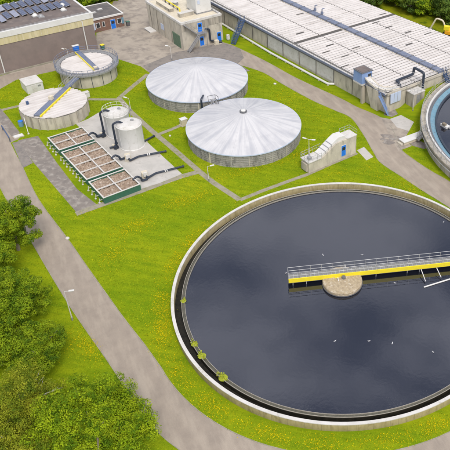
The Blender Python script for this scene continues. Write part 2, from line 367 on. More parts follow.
# western road that bends into the ring road round the tank
A_ = lambda r, deg: (TC.x+r*math.cos(R(deg)), TC.y+r*math.sin(R(deg)))
inner = smooth_line([p for p in P2([(10.7, 143), (23, 168), (39, 200), (67.6, 238.7), (85, 263.6), (108, 296), (124.4, 318.7), (145, 345)])])+[Vector(A_(24.9, d)) for d in range(218, 331, 3)]
outer = smooth_line([p for p in P2([(-20, 140), (0, 187), (17, 217), (33.8, 245.8), (52, 277), (71, 308), (90, 336), (106.7, 359.8), (120, 380)])])+[Vector(A_(29.3, d)) for d in range(222, 331, 3)]
sheet('road', inner+outer[::-1], .012, 'road'); kerb_line(inner[4:]); kerb_line(outer[4:])
# eastern road: upper edge and lower edge
e_up = smooth_line(P2([(231.7, 44.8), (265, 60.7), (296.7, 78), (340, 98), (356.7, 106.7), (380.7, 117.3), (393, 130), (400, 148), (414.4, 160), (432, 171.6), (450, 182), (520, 226)]))
e_lo = smooth_line(P2([(236, 64), (262, 72), (282, 83.8), (311, 99.7), (334, 110), (351, 118), (363, 134), (373.4, 152), (380.7, 162.7), (402, 177), (423, 191), (437.6, 200), (450, 208), (500, 240)]))
sheet('road', e_up+e_lo[::-1], .012, 'road'); kerb_line(e_lo[4:]); kerb_line(e_up[34:])
# yard between the buildings
yard = P2([(-40, 120), (-40, 82), (0, 76), (96, 49), (96.5, 33), (123, 25), (121, 14), (112, 4), (118, -6), (165, -10), (215, -5), (222, 42), (231.7, 44.8), (240, 55), (236, 64), (246, 72), (205, 78), (160, 80), (149.8, 73), (141, 66.5), (118, 59), (90, 55), (64, 68), (56, 70.7), (36, 75), (16, 80), (0, 89), (-8, 98)])
sheet('pavement', yard, .008, 'yard')
sheet('pavement', P2([(143, 66), (160, 59), (176, 52), (183, 51), (222, 42.5), (231.7, 45.2), (240, 48.6), (244, 58), (238, 63.5), (250, 71), (205, 78), (160, 79), (149.8, 73)]), .016, 'asphalt')
sheet('pavement', P2([(-8, 100), (-40, 120), (-40, 83), (0, 77), (60, 61), (90, 52), (96, 50), (104, 57), (90, 55), (64, 68), (56, 70.2), (36, 74.6), (16, 79.6), (0, 88.5)]), .013, 'road')
# west slabs
sheet('pavement', P2([(-30, 112), (-8, 100), (0, 108), (19.5, 132), (19, 139), (12, 142), (10.7, 143), (0, 187), (-30, 187)]), .009, 'road')
sheet('slab', P2([(0, 108), (8, 117), (19.5, 132.5), (12, 137), (0, 122)]), .017, 'slab')
sheet('slab', P2([(12, 143), (20, 141), (33, 163), (23, 168)]), .017, 'asphalt')
sheet('slab', P2([(18, 140.5), (38, 136), (57, 163), (77, 189), (100, 207), (77, 213), (52, 184), (33, 162)]), .021, 'slab')
sheet('slab', P2([(76, 124), (88, 119), (98, 113), (108, 110), (146, 141), (182, 174), (160, 183), (141, 189)]), .025, 'pale_slab')
sheet('slab', P2([(357, 150.3), (364, 147), (373.5, 157), (366.5, 160.5)]), .015, 'pale_slab')
sheet('slab', P2([(390, 119), (401, 115), (414, 122), (409, 131), (397, 127.5)]), .017, 'pale_slab')
sheet('slab', P2([(381, 117.5), (390, 119), (397, 127.5), (409, 131), (404, 140), (412, 146), (398.4, 151), (392, 140), (386, 128)]), .015, 'yard')
sheet('slab', P2([(386, 108), (391, 104), (400, 101), (402, 104), (394, 108), (398, 114), (392, 117), (384, 115)]), .014, 'slab')
sheet('slab', P2([(404, 140), (418, 140), (431, 146), (424, 149), (413, 146)]), .017, 'slab')
def strip(name, pts, w, z, mat='path'):
    P = [Vector(p) for p in pts]; l = []; r = []
    for i, p in enumerate(P):
        t = Vector((0, 0))
        if i > 0: t += (p-P[i-1]).normalized()
        if i < len(P)-1: t += (P[i+1]-p).normalized()
        t.normalize(); n = Vector((-t.y, t.x))*w/2; l.append(p+n); r.append(p-n)
    sheet(name, l+r[::-1], z, mat)
strip('path', P2([(148, 74), (133, 86), (119, 98), (131, 112), (152, 131), (170, 146), (200, 172), (214, 183), (240, 200)]), .95, .011)
strip('path', P2([(240, 200), (262, 191), (285, 182.5), (306, 175), (333, 163), (357, 153)]), .75, .014)
strip('path', P2([(170, 130), (186, 123)]), .8, .0155); strip('path', P2([(157, 135), (171, 129.5)]), .8, .0125)
strip('path', P2([(88, 99.3), (119, 99.5)]), .8, .0145)
strip('path', P2([(-6, 112), (3.5, 109.6), (21, 105.5)]), .8, .0145)
strip('path', P2([(76, 214), (101, 205), (140, 191.5), (160, 184), (183, 176), (200, 171.5)]), 1.1, .0235)
# wet patches on the road by the right-hand tank
for i, (x, y, r_) in enumerate([(386, 136, .9), (392, 139, .7), (388, 142, 1.0), (398, 138, .6), (383, 139, .5)]):
    c = at(x, y); sheet('road_stain', [(c.x+r_*(1+.3*math.sin(3*a+i))*math.cos(a), c.y+r_*.8*(1+.25*math.cos(2*a+i))*math.sin(a)) for a in [k*.35 for k in range(18)]], .0275+i*.004, 'slab', False)
# rough ground behind the covered basin and behind the hall
sheet('ground', [W(110.5, 60), W(170, 60), W(170, 175), (W(60, 175)), W(60, 158), W(104, 150)], .006, 'rough_grass', False)

# ------------------------------------------------------------------ large open tank
tank = thing('settling_tank', 'large round open concrete tank with white coping, full of dark water', 'tank', TC)
MB().lathe([(21.72, -.6), (21.72, 1.1), (22.02, 1.1), (22.02, -.1)], 180).build('wall', 'tank_wall', tank, True)
mb = MB().lathe([(21.70, 1.1), (21.70, 1.2), (22.08, 1.2), (22.08, 1.1)], 180); mb.build('coping', 'cap', tank)
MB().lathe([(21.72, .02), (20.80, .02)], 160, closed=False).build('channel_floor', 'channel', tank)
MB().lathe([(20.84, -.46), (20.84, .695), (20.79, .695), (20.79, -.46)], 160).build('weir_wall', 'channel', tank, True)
MB().lathe([(20.85, .70), (20.85, .78), (20.79, .78), (20.79, .70)], 160).build('weir_lip', 'weir_edge', tank, True)
MB().lathe([(20.79, .63), (20.45, .63)], 160, closed=False).build('scum_band', 'algae', tank)
MB().lathe([(20.45, -.3), (20.45, .76), (20.40, .76), (20.40, -.3)], 160).build('scum_baffle', 'weir_edge', tank, True)
wt = MB(); wt.disc(20.41, .6, 160); o = wt.build('water', 'water'); o.location = TC; tag(o, kind='structure')
# centre island
ic = at(342.3, 283.0, .6)
isl = thing('centre_well', 'round tan speckled concrete island in the middle of the large tank', 'island', ic)
MB().lathe([(.01, -.9), (2.6, -.9), (2.6, .52), (2.5, .62), (.01, .72)], 64, closed=False).build('well_body', 'island', isl, True)
MB().lathe([(2.62, .05), (2.68, .05), (2.68, .17), (2.62, .17)], 64).build('collar', 'steel_dark', isl)
MB().cyl(.15, .2, .6, 1.0, .3, 20, .25).build('pivot_column', 'steel_dark', isl, True)
q0 = at(339.5, 284, 1.0)-ic; q1 = at(337.8, 278, 1.6)-ic; MB().tube([(q0.x, q0.y, .2), (q1.x, q1.y, 1.1)], .06).build('scraper_rod', 'white', isl)
MB().tube([(.2, 1.9, .5), (.15, 1.9, 1.5)], .09).build('vent_stub', 'white', isl)
# bridge over the tank
b0 = at(288.5, 279.0, 1.75); b1 = at(450, 262.0, 1.75)
bdir = (b1-b0); bdir.z = 0; bdir.normalize(); ang = math.atan2(bdir.y, bdir.x)
br = thing('scraper_bridge', 'long yellow edged footbridge with grey handrails across the large tank', 'bridge', (b0.x, b0.y, 0), ang)
BL = 29.5
MB().box(0, BL, .02, .85, 1.60, 1.72).build('deck', 'grating', br)
gb = MB()
for k in range(int(BL/.55)): gb.box(.1+k*.55, .16+k*.55, .03, .85, 1.721, 1.74)
gb.build('grating_bars', 'frame', br)
MB().box(0, BL, -.1, .015, 1.1, 1.76).build('side_beam', 'yellow', br)
MB().box(0, BL, .855, .93, 1.15, 1.76).build('side_beam', 'steel', br)
MB().box(0, BL, .25, .65, 1.1, 1.598).build('under_truss', 'steel_dark', br)
railing(MB(), [(0, .0, 1.75), (BL, 0, 1.75)], 1.0, .03, 1.5).build('railing', 'frame', br)
railing(MB(), [(0, .9, 1.75), (BL, .9, 1.75)], 1.15, .03, 1.5).build('railing', 'frame', br)
railing(MB(), [(0, .05, 1.75), (0, .85, 1.75)], 1.0, .026, 1.0).build('end_rail', 'frame', br)
for x in (.55, 2.3, 4.6, 11.6, 15.9, 17.6):
    MB().tube([(x, -.04, 1.1), (x, -.04, .2)], .055).build('hanger_post', 'frame', br)
for (x0, y0_, z0_), (x1, y1_, z1_) in ((at(421, 269.5, 1.3), at(425.5, 281.5, .8)), (at(436.5, 268, 1.3), at(441, 277.5, .8))):
    iv = lambda x, y: ((x-b0.x)*math.cos(ang)+(y-b0.y)*math.sin(ang), -(x-b0.x)*math.sin(ang)+(y-b0.y)*math.cos(ang))
    a_, c_ = iv(x0, y0_), iv(x1, y1_); MB().beam((a_[0], a_[1], 1.3), (c_[0], c_[1], .8), .09, .09).build('skimmer_strut', 'white', br)
a_, c_ = at(424, 287, .7), at(450, 279, .7); d_ = c_-a_; a2 = iv(a_.x, a_.y); c2 = iv(a_.x+d_.x*2.2, a_.y+d_.y*2.2)
MB().tube([(a2[0], a2[1], .68), (c2[0], c2[1], .72)], .1).build('skimmer_pipe', 'white', br)
MB().box(6.0, 6.7, -.3, -.101, .85, 1.3).build('drive_bracket', 'yellow', br, bevel=.06)
# weed tufts on the weir
for (px, py, n_, lab) in [(180.5, 300.5, 3, 'single small yellow green weed tuft highest up on the tank weir'), (191, 344.5, 4, 'rounded yellow weed tuft on the weir just above its larger neighbour'),
                     (198, 357, 6, 'elongated yellow green weed tuft third along the tank weir'), (220.5, 379, 7, 'widest double weed tuft lowest on the tank weir')]:
    d = at(px, py, .8)-TC; a = math.atan2(d.y, d.x); mb = MB()
    mb.lathe([(.01, .90), (.12*n_**.5, .84), (.2*n_**.5, .66)], 10, c=(20.6*math.cos(a), 20.6*math.sin(a)), closed=False)
    for k in range(n_*22):
        aa = a+random.gauss(0, .0028*n_); rr = 20.6+random.gauss(0, .13); p = Vector((rr*math.cos(aa), rr*math.sin(aa), .68+random.random()*.3))
        s_ = .11; u = Vector((random.uniform(-1, 1), random.uniform(-1, 1), random.uniform(-.3, .6)))*s_; v = Vector((random.uniform(-1, 1), random.uniform(-1, 1), random.uniform(0, 1)))*s_
        mb.poly([p-u, p-v, p+u, p+v])
    base = Vector((20.6*math.cos(a), 20.6*math.sin(a), .66))
    bmesh.ops.translate(mb.bm, verts=mb.bm.verts, vec=-base)
    o = mb.build('weed_tuft', 'weed'); o.location = TC+base; tag(o, lab, 'plant', 'weed tufts on the weir')
# gulls on the water
def gull():
    t = thing('gull', 'g', 'bird', (0, 0, .6), 0, 'gulls on the tank water')
    mb = MB(); bm = mb.bm
    prof = [(-.30, .10, .02), (-.2, .09, .07), (-.05, .075, .105), (.08, .08, .10), (.16, .11, .065), (.20, .17, .05), (.24, .215, .052), (.28, .215, .035), (.30, .21, .012)]
    rings = []
    for x, z, r_ in prof: rings.append([bm.verts.new((x, r_*math.cos(k*math.pi/4), z+r_*.8*math.sin(k*math.pi/4))) for k in range(8)])
    for A, B in zip(rings, rings[1:]):
        for k in range(8): bm.faces.new((A[k], A[(k+1) % 8], B[(k+1) % 8], B[k]))
    bm.faces.new(rings[0]); bm.faces.new(rings[-1][::-1])
    mb.build('body', 'feather', t, True)
    for s_ in (-1, 1):
        w = MB(); w.hexa([(-.34, s_*.03, .13), (-.1, s_*.115, .08), (.1, s_*.1, .09), (.02, s_*.02, .17), (-.34, s_*.04, .145), (-.1, s_*.13, .11), (.1, s_*.11, .12), (.02, s_*.03, .185)]); w.build('wing', 'feather_grey', t)
    MB().tube([(.29, 0, .21), (.345, 0, .198)], [.014, .004], 6).build('bill', 'orange_skin', t)
    return t
g0 = gull()
gl = [(335, 341, 40, 'white gull floating lower left, the westernmost of the near row'), (369, 341, 200, 'white gull floating second from the left in the near row'),
      (392.3, 343.3, 80, 'white gull floating inside a small ring of ripples'), (433, 352, 310, 'white gull floating nearest the lower right rim of the tank'),
      (323, 255, 120, 'white gull floating behind the left part of the bridge'), (362, 255, 10, 'white gull floating behind the bridge to the right of the island'),
      (286, 273, 250, 'white gull floating just beyond the free end of the bridge'), (395, 283, 170, 'white gull floating in front of the bridge by the skimmer pipe'),
      (443.6, 222, 60, 'white gull floating alone near the far right rim of the tank')]
for i, (px, py, a, lab) in enumerate(gl):
    o = g0 if i == 0 else copy_tree(g0); v = at(px, py, .62); o.location = (v.x, v.y, .57); o.rotation_euler = (0, 0, R(a)); o['label'] = lab; o.scale = (.6,)*3

# ------------------------------------------------------------------ two domed storage tanks
def dome_tank(c, r, ze, za, name_lab, apex_cap):
    t = thing('sludge_tank', name_lab, 'tank', (c[0], c[1], 0), 0, 'round tanks with white tent roofs')
    wr = r-.16
    MB().lathe([(wr, 0), (wr, ze-.05), (wr-.3, ze-.05), (wr-.3, 0)], 120).build('wall', 'dome_wall', t, True)
    for z in [.35, .7, 1.05, 1.4, 1.75]: MB().lathe([(wr+.003, z), (wr+.045, z), (wr+.045, z+.07), (wr+.003, z+.07)], 120).build('hoop', 'wall_band', t)
    for k in range(44):
        a = 2*math.pi*k/44+random.uniform(-.02, .02); w_ = random.choice([.04, .05, .05, .12]); d = Vector((math.cos(a), math.sin(a), 0)); s_ = Vector((-d.y, d.x, 0))*w_
        q = [d*(wr-.02)-s_, d*(wr+.06)-s_, d*(wr+.06)+s_, d*(wr-.02)+s_]; MB().hexa(q+[x+Vector((0, 0, ze-.12)) for x in q]).build('stave', 'dome_wall' if k % 5 else 'concrete', t)
    # membrane with slightly raised pleats
    mb = MB(); bm = mb.bm; NP = 144; rad = [.35, 1.2, 2.5, 4, 5.5, 7, 8.3, r-.35, r]; rings = []
    for q in rad:
        f = q/r; zz = ze+(za-ze)*(1-f)**1.08 if q < r else ze-.0
        rings.append([bm.verts.new((q*math.cos(2*math.pi*k/NP), q*math.sin(2*math.pi*k/NP), zz+(.035*(1 if k % 4 == 0 else (-.3 if k % 4 == 2 else .2))*min(1, q/2)*(1 if q < r else .2)))) for k in range(NP)])
    for A, B in zip(rings, rings[1:]):
        for k in range(NP): bm.faces.new((A[k], A[(k+1) % NP], B[(k+1) % NP], B[k]))
    bm.faces.new(rings[0])
    mb.build('tent_roof', 'dome', t, True)
    MB().lathe([(r-.02, ze-.16), (r+.05, ze-.16), (r+.05, ze+.03), (r-.02, ze+.03)], 120).build('eave_ring', 'pale_blue', t, True)
    if apex_cap:
        MB().lathe([(.0001, za-.1), (.62, za-.1), (.62, za+.08), (.0001, za+.1)], 32, closed=False).build('apex_ring', 'steel_dark', t, True)
        MB().lathe([(.0001, za+.06), (.42, za+.06), (.42, za+.22), (.25, za+.3), (.0001, za+.32)], 32, closed=False).build('apex_cap', 'white', t, True)
    return t
k1 = 61.7/61.4; c1 = (-38.49*k1, 116.96*k1)
d1 = dome_tank(c1, 9.44, 2.3, 5.15, 'further of two white domed tanks, with valve pipework at its eave', False)
d2 = dome_tank((-26.19, 101.45), 9.72, 2.4, 5.15, 'nearer of two white domed tanks, with small round cap at its peak', True)
# pipework at eave of the far dome: local coordinates relative to tank centre
def loc_of(px, py, z, c): v = at(px, py, z); return Vector((v.x-c[0], v.y-c[1], z))
pw = MB()
a = loc_of(203, 97.5, 3.0, c1); b = loc_of(212, 97, 3.2, c1)
pw.bend([a+Vector((-.1, -.9, -2.2)), a+Vector((-.1, -.9, .1)), a+Vector((-.1, .6, .1))], .17, .3)
pw.build('down_pipe', 'black', d1, True)
fr = MB()
p0 = loc_of(209, 104, 2.4, c1)
for dx, dy in ((0, 0), (1.1, .7), (1.8, .1)): fr.tube([p0+Vector((dx, dy-.2, -1.0)), p0+Vector((dx, dy-.2, 1.7))], .05, 6)
fr.tube([p0+Vector((0, -.2, 1.7)), p0+Vector((1.1, .5, 1.7)), p0+Vector((1.8, -.1, 1.7))], .05, 6)
fr.tube([p0+Vector((0, -.2, .9)), p0+Vector((1.1, .5, .9)), p0+Vector((1.8, -.1, .9))], .05, 6)
fr.build('valve_frame', 'steel_dark', d1)
vv = MB()
for dx, dy, z in ((.5, 0, .3), (1.3, .2, .35), (.9, -.3, .8)): vv.cyl(p0.x+dx, p0.y+dy, 2.4+z-.2, 2.4+z+.2, .2, 12)
vv.bend([p0+Vector((.5, -.1, .4)), p0+Vector((.5, -.1, 1.0)), p0+Vector((1.3, .1, 1.0)), p0+Vector((1.3, .1, .3))], .09, .2)
vv.build('valves', 'steel', d1, True)
MB().box(p0.x-.5, p0.x+2.3, p0.y-.7, p0.y+.8, 1.2, 1.28).build('valve_platform', 'steel_dark', d1)
# cabinet in front of far dome
cb = at(184, 125); t = thing('valve_cabinet', 'small beige cabinet on the grass between the two domed tanks', 'cabinet', cb, SITE)
MB().box(-.55, .55, -.45, .45, .15, 1.25).build('casing', 'beige', t, bevel=.03)
MB().box(-.6, .6, -.5, .5, 1.25, 1.33).build('lid', 'white', t); MB().box(-.65, .65, -.55, .55, 0, .148).build('plinth', 'concrete', t)
MB().bend([(.58, .1, .6), (1.0, .1, .6), (1.0, .1, 0)], .1, .15).build('pipe', 'steel_dark', t, True)

# ------------------------------------------------------------------ planked-roof thickener tanks
def planked_disc(mb, r, z0, z1, pitch=.62, gap=.1, gap_at=None, gw=0):
    y = -r+pitch*.3
    while y < r-.1:
        y0, y1 = y, min(y+pitch-gap, r-.02); h0 = math.sqrt(max(.01, r*r-y0*y0)); h1 = math.sqrt(max(.01, r*r-y1*y1))
        if min(h0, h1) > .25:
            # trapezoid plank
            e = .08
            mb.hexa([(-h0, y0, z0), (h0, y0, z0), (h1, y1, z0), (-h1, y1, z0), (-h0, y0+e, z1), (h0, y0+e, z1), (h1, y1-e, z1), (-h1, y1-e, z1)])
        y += pitch
kA = 61.6/61.6
cA = Vector((-60.67, 104.64, 0)); cB = Vector((-60.78, 119.69, 0))
tA = thing('thickener_tank', 'low round concrete tank with white ribbed roof crossed by yellow edged walkway', 'tank', cA, SITE)
rA = 5.5
MB().lathe([(rA, 0), (rA, 2.3), (rA-.3, 2.3), (rA-.3, 0)], 26).build('wall', 'concrete', tA)
mb = MB()
for k in range(26):
    a = 2*math.pi*k/26; d = Vector((math.cos(a), math.sin(a), 0)); s_ = Vector((-d.y, d.x, 0))*.14
    q = [d*(rA-.05)-s_, d*(rA+.11)-s_, d*(rA+.11)+s_, d*(rA-.05)+s_]; mb.hexa(q+[x+Vector((0, 0, 2.28)) for x in q])
mb.build('wall_ribs', 'concrete_dark', tA)
mb = MB(); mb.disc(rA+.05, 2.31, 72); mb.build('roof_base', 'gap', tA)
mb = MB(); planked_disc(mb, rA+.02, 2.312, 2.48, .8, .24); mb.build('roof_planks', 'plank', tA)
MB().box(-3.9, -3.5, 1.7, 2.0, 2.42, 3.0).build('roof_vent', 'dark_blue', tA)
# walkway A (runs from its own roof to the rim of tank B)
aS = at(76.5, 77, 2.95); aE = at(37, 116.5, 2.55); d = aE-aS; d.z = 0; Lw = d.length
wa = thing('link_walkway', 'slate blue walkway with yellow side beam linking the two ribbed roofed tanks', 'walkway', (aE.x, aE.y, 2.42), math.atan2(-d.y, -d.x))
MB().box(0, Lw, -.5, .5, .25, .38).build('deck', 'slate_blue', wa)
MB().box(0, Lw*.74, -.68, -.505, .02, .36).build('side_beam', 'yellow', wa)
MB().box(0, Lw, .505, .56, .1, .4).build('side_beam', 'slate_blue', wa)
for x in (.3, 4.5, 9.5): MB().box(x, x+.2, -.45, .45, .0, .249).build('support', 'steel', wa)
railing(MB(), [(Lw*.62, .53, .4), (Lw, .53, .4)], 1.0, .03, 1.0).build('railing', 'frame', wa)
railing(MB(), [(Lw*.72, -.53, .39), (Lw, -.53, .39)], 1.0, .03, 1.0).build('railing', 'frame', wa)
MB().box(5.2, 5.9, .0, .6, .4, 1.15).build('drive_box', 'beige', wa, bevel=.03)
# tank B
tB = thing('thickener_tank', 'round concrete tank with white ribbed roof inside a raised ring gallery', 'tank', cB, SITE)
rB = 5.15
MB().lathe([(rB, 0), (rB, 2.75), (rB-.3, 2.75), (rB-.3, 0)], 60).build('wall', 'concrete', tB, True)
mb = MB()
for k in range(16):
    a = 2*math.pi*(k+.3)/16; d = Vector((math.cos(a), math.sin(a), 0)); s_ = Vector((-d.y, d.x, 0))*.06
    q = [d*(rB-.05)-s_, d*(rB+.03)-s_, d*(rB+.03)+s_, d*(rB-.05)+s_]; mb.hexa(q+[x+Vector((0, 0, 2.5)) for x in q])
mb.build('wall_joints', 'steel_dark', tB)
mb = MB(); mb.disc(4.75, 2.8, 72); mb.build('roof_base', 'gap', tB)
mb = MB(); planked_disc(mb, 4.7, 2.802, 2.94, .7, .17); mb.build('roof_planks', 'plank', tB)
MB().lathe([(4.8, 2.7), (4.8, 2.98), (4.95, 2.98), (4.95, 2.82), (5.7, 2.82), (5.7, 2.98), (5.8, 2.98), (5.8, 2.62), (5.1, 2.62)], 72).build('ring_gallery', 'steel', tB, True)
railing(MB(), ring_pts(5.75, 2.98, 36), .95, .035, 1.1, True).build('railing', 'slate_blue', tB)
railing(MB(), ring_pts(4.88, 2.98, 36), .5, .03, 1.6, True, False).build('inner_rail', 'frame', tB)
for k in range(12):
    a = 2*math.pi*k/12; MB().beam((rB*math.cos(a), rB*math.sin(a), 2.1), (5.7*math.cos(a), 5.7*math.sin(a), 2.55), .1, .1).build('bracket', 'steel_dark', tB)
aS = at(77.5, 51.5, 3.1); aE = at(96.5, 69, 3.1); d = aE-aS; Lw = d.length
wb = thing('roof_walkway', 'slate walkway with yellow side across the gallery ringed tank roof', 'walkway', (aS.x, aS.y, 2.9), math.atan2(d.y, d.x))
MB().box(0, Lw, -.42, .42, .12, .26).build('deck', 'slate_blue', wb)
MB().box(0, Lw, -.56, -.425, 0, .28).build('side_beam', 'yellow', wb); MB().box(0, Lw, .425, .5, 0, .28).build('side_beam', 'slate_blue', wb)
MB().box(Lw-.8, Lw-.2, -.3, .3, .26, .5).build('motor', 'beige', wb)
cp = at(76.5, 51, 3.0); t = thing('control_panel', 'upright blue panel box at the far end of the roof walkway', 'cabinet', (cp.x, cp.y, 3.0), SITE)
MB().box(-.55, .55, -.2, .2, .1, 1.15).build('casing', 'blue', t, bevel=.02)
MB().box(-.65, .65, -.3, .3, 1.15, 1.22).build('roof', 'white', t)
for x in (-.45, .45): MB().box(x-.05, x+.05, -.05, .05, -.1, .1).build('leg', 'steel', t)
# white service shed
sh = W(29.6, 129.2); u0, u1 = 28.9, 32.6
t = thing('service_shed', 'plain white flat roofed shed on grass behind the ribbed tank', 'shed', W(29.85, 127.0), SITE)
MB().box(0, 2.95, 0, 3.3, 0, 1.75).build('wall', 'white', t, bevel=.04); MB().box(-.06, 3.01, -.06, 3.36, 1.75, 1.88).build('roof', 'cap', t)
MB().box(.9, 1.8, -.05, -.005, .05, 1.55).build('door', 'cap', t); MB().box(2.0, 2.5, -.04, -.005, 1.1, 1.4).build('vent_grille', 'steel', t)
# bin, leaning pole, cover, barrier
v = at(21.6, 126); t = thing('water_butt', 'small turquoise drum standing beside the ribbed tank wall', 'barrel', v)
MB().lathe([(.0001, 0), (.38, 0), (.42, .45), (.38, .95), (.0001, .95)], 20, closed=False).build('drum', 'turq', t, True); MB().cyl(0, 0, .951, 1.02, .4, 20).build('lid', 'blue', t, True)
v = at(28.6, 134); v2 = at(24, 118, 2.3); t = thing('drain_pipe', 'thin white pipe leaning from the grass up to the ribbed tank rim', 'pipe', v)
MB().tube([(0, 0, 0), (v2.x-v.x, v2.y-v.y, 2.4)], .06).build('pipe', 'white', t); MB().cyl(0, 0, 0, .08, .18, 12).build('foot', 'concrete', t)
v = at(18.5, 136.5); t = thing('pit_cover', 'small white rectangular pit cover at the corner of the slab', 'cover', v, SITE)
MB().box(-.8, .8, -.5, .5, 0, .14).build('frame', 'concrete', t); MB().box(-.7, .7, -.4, .4, .141, .2).build('lid', 'white', t)
pa, pb_ = at(1.5, 125.5, .9), at(9, 137.5, .9); d = pb_-pa; t = thing('road_barrier', 'dark blue barrier pole lying across the slab at the left edge', 'barrier', (pa.x, pa.y, 0), math.atan2(d.y, d.x))
MB().box(0, d.length, -.07, .07, .8, .95).build('boom', 'dark_blue', t)
for x in (.1, d.length-.1): MB().box(x-.08, x+.08, -.08, .08, 0, .799).build('post', 'steel_dark', t)
v = at(92, 93.5); t = thing('pump_box', 'small white box on the grass between the two ribbed roofed tanks', 'box', at(86.8, 97), SITE)
MB().box(-.5, .5, -.4, .4, 0, 1.0).build('casing', 'white', t, bevel=.03); MB().box(-.55, .55, -.45, .45, 1.0, 1.07).build('lid', 'cap', t)

# ------------------------------------------------------------------ silos
def silo(c, lab):
    t = thing('silo', lab, 'silo', c, 0, 'white silos on the pale slab')
    MB().lathe([(.001, 0), (2.08, 0), (2.08, .15), (2.0, .2), (2.03, 4.0), (2.06, 4.05), (2.06, 4.15), (1.95, 4.18)], 64, closed=False).build('body', 'white', t, True)
    pr = [(2.0, 4.17)]+[(1.95*math.cos(a), 4.17+.5*math.sin(a)) for a in [R(k*10) for k in range(0, 9)]]+[(.001, 4.67)]
    MB().lathe(pr, 64, closed=False).build('dome_top', 'cap', t, True)
    MB().cyl(.5, .4, 4.55, 4.8, .28, 16).build('hatch', 'steel', t, True)
    sm = MB()
    for k in range(9):
        a = k*2*math.pi/9; sm.box(2.03*math.cos(a)-.02, 2.03*math.cos(a)+.02, 2.03*math.sin(a)-.02, 2.03*math.sin(a)+.02, .2, 4.0)
    sm.build('seams', 'white', t)
    d0 = Vector((-.87, -.5, 0))
    MB().bend([d0*.9+Vector((0, 0, 4.5)), d0*1.5+Vector((0, 0, 4.95)), d0*2.45+Vector((0, 0, 4.6)), d0*2.45+Vector((0, 0, .9)), d0*2.45+Vector((0, 0, .35)), d0*3.6+Vector((0, 0, .35))], .17, .35).build('feed_pipe', 'black', t, True)
    v = MB(); p = d0*2.45
    v.cyl(p.x, p.y, .0, .34, .3, 14); v.cyl(p.x, p.y, .9, 1.05, .27, 14); v.box(p.x-.2, p.x+.2, p.y-.75, p.y-.25, .25, .75)
    v.build('valve', 'black', t)
    MB().box(p.x-.7, p.x-.3, p.y-.2, p.y+.2, .0, .7).build('pump', 'beige', t, bevel=.03)
    return t
s1 = silo(Vector((-44.15, 96.35, .025)), 'nearer white silo with plain domed top and black feed pipe')
s2 = silo(Vector((-47.55, 99.75, .025)), 'further white silo with guard rail round its domed top')
railing(MB(), ring_pts(2.1, 4.1, 14), .95, .03, 1.2, True).build('guard_rail', 'white', s2)
mb = MB()
for k in range(12): mb.tube([(1.9, 1.15, .3+k*.33), (2.15, .75, .3+k*.33)], .02, 5)
mb.tube([(1.9, 1.15, 0), (1.9, 1.15, 5.0)], .03, 5); mb.tube([(2.15, .75, 0), (2.15, .75, 5.0)], .03, 5); mb.build('ladder', 'frame', s2)

# ------------------------------------------------------------------ filter beds (site grid)
S_ = lambda v: ((v.x+v.y)*Q, (v.y-v.x)*Q)
bx0, by0 = 26.5, 108.1       # u of left edge, v of far end (at rim height 1.0)
bedw = 5.75
def filter_bed(y_hi, rows, Lb, lab):
    # y_hi: far end on site grid, rows of 2 cells running towards the camera side
    rl = Lb/rows
    t = thing('filter_bed', lab, 'container', W(bx0, y_hi-Lb, .026), SITE, 'green walled filter beds')
    h = 1.05
    for (a, b, c, d) in ((0, .09, 0, Lb), (bedw-.09, bedw, 0, Lb), (.091, bedw-.091, 0, .09), (.091, bedw-.091, Lb-.09, Lb)):
        MB().box(a, b, c, d, 0, h).build('side_wall', 'green', t)
    rm = MB()
    for (a, b, c, d) in ((-.05, .15, -.05, Lb+.05), (bedw-.15, bedw+.05, -.05, Lb+.05), (.15, bedw-.15, -.05, .15), (.15, bedw-.15, Lb-.15, Lb+.05)): rm.box(a, b, c, d, h+.002, h+.08)
    rm.build('rim', 'cap', t)
    dv = MB(); dv.box(bedw/2-.09, bedw/2+.09, .2, Lb-.2, h-.1, h+.07)
    for k in range(1, rows): dv.box(.15, bedw/2-.091, k*rl-.07, k*rl+.07, h-.1, h+.065); dv.box(bedw/2+.091, bedw-.15, k*rl-.07, k*rl+.07, h-.1, h+.065)
    dv.build('dividers', 'cap', t)
    for k in range(rows):
        for s_ in (0, 1):
            x0 = .1 if s_ == 0 else bedw/2+.02; x1 = bedw/2-.02 if s_ == 0 else bedw-.1
            nx, ny = 14, 14; mb = MB(); gr = [[mb.bm.verts.new((x0+(x1-x0)*i/nx, k*rl+.02+(rl-.04)*j/ny, h-.22+random.uniform(-.09, .1))) for j in range(ny+1)] for i in range(nx+1)]
            for i in range(nx):
                for j in range(ny): mb.bm.faces.new((gr[i][j], gr[i+1][j], gr[i+1][j+1], gr[i][j+1]))
            mb.build('media', 'gravel', t)
            if s_ == 0:
                for q in (.25, .75):
                    yy = k*rl+q*rl
                    o = MB().bend([(-.02, yy, .45), (-.45, yy, .45), (-.45, yy, .1)], .055, .1, 7); o.cyl(-.38, yy, .5, .72, .08, 8); o.box(-.62, -.38, yy-.12, yy+.12, 0, .15)
                    o.build('drain_valve', 'cap', t, True)
    xs = bedw+.02; ym = Lb*.35
    MB().bend([(xs-.3, ym, h-.1), (xs+.35, ym, h+.35), (xs+1.0, ym, .75), (xs+1.0, ym-.1, .3), (xs+1.9, ym-.1, .3)], .17, .3).build('outlet_pipe', 'black', t, True)
    return t
BED = [(108.1, 2, 4.85, 'furthest filter bed of four gravel cells, beside the ribbed tank'), (102.45, 4, 9.75, 'middle filter bed, the long one with eight gravel cells'), (91.95, 2, 5.3, 'nearest filter bed of four gravel cells, showing its green end wall')]
for a in BED: filter_bed(*a)
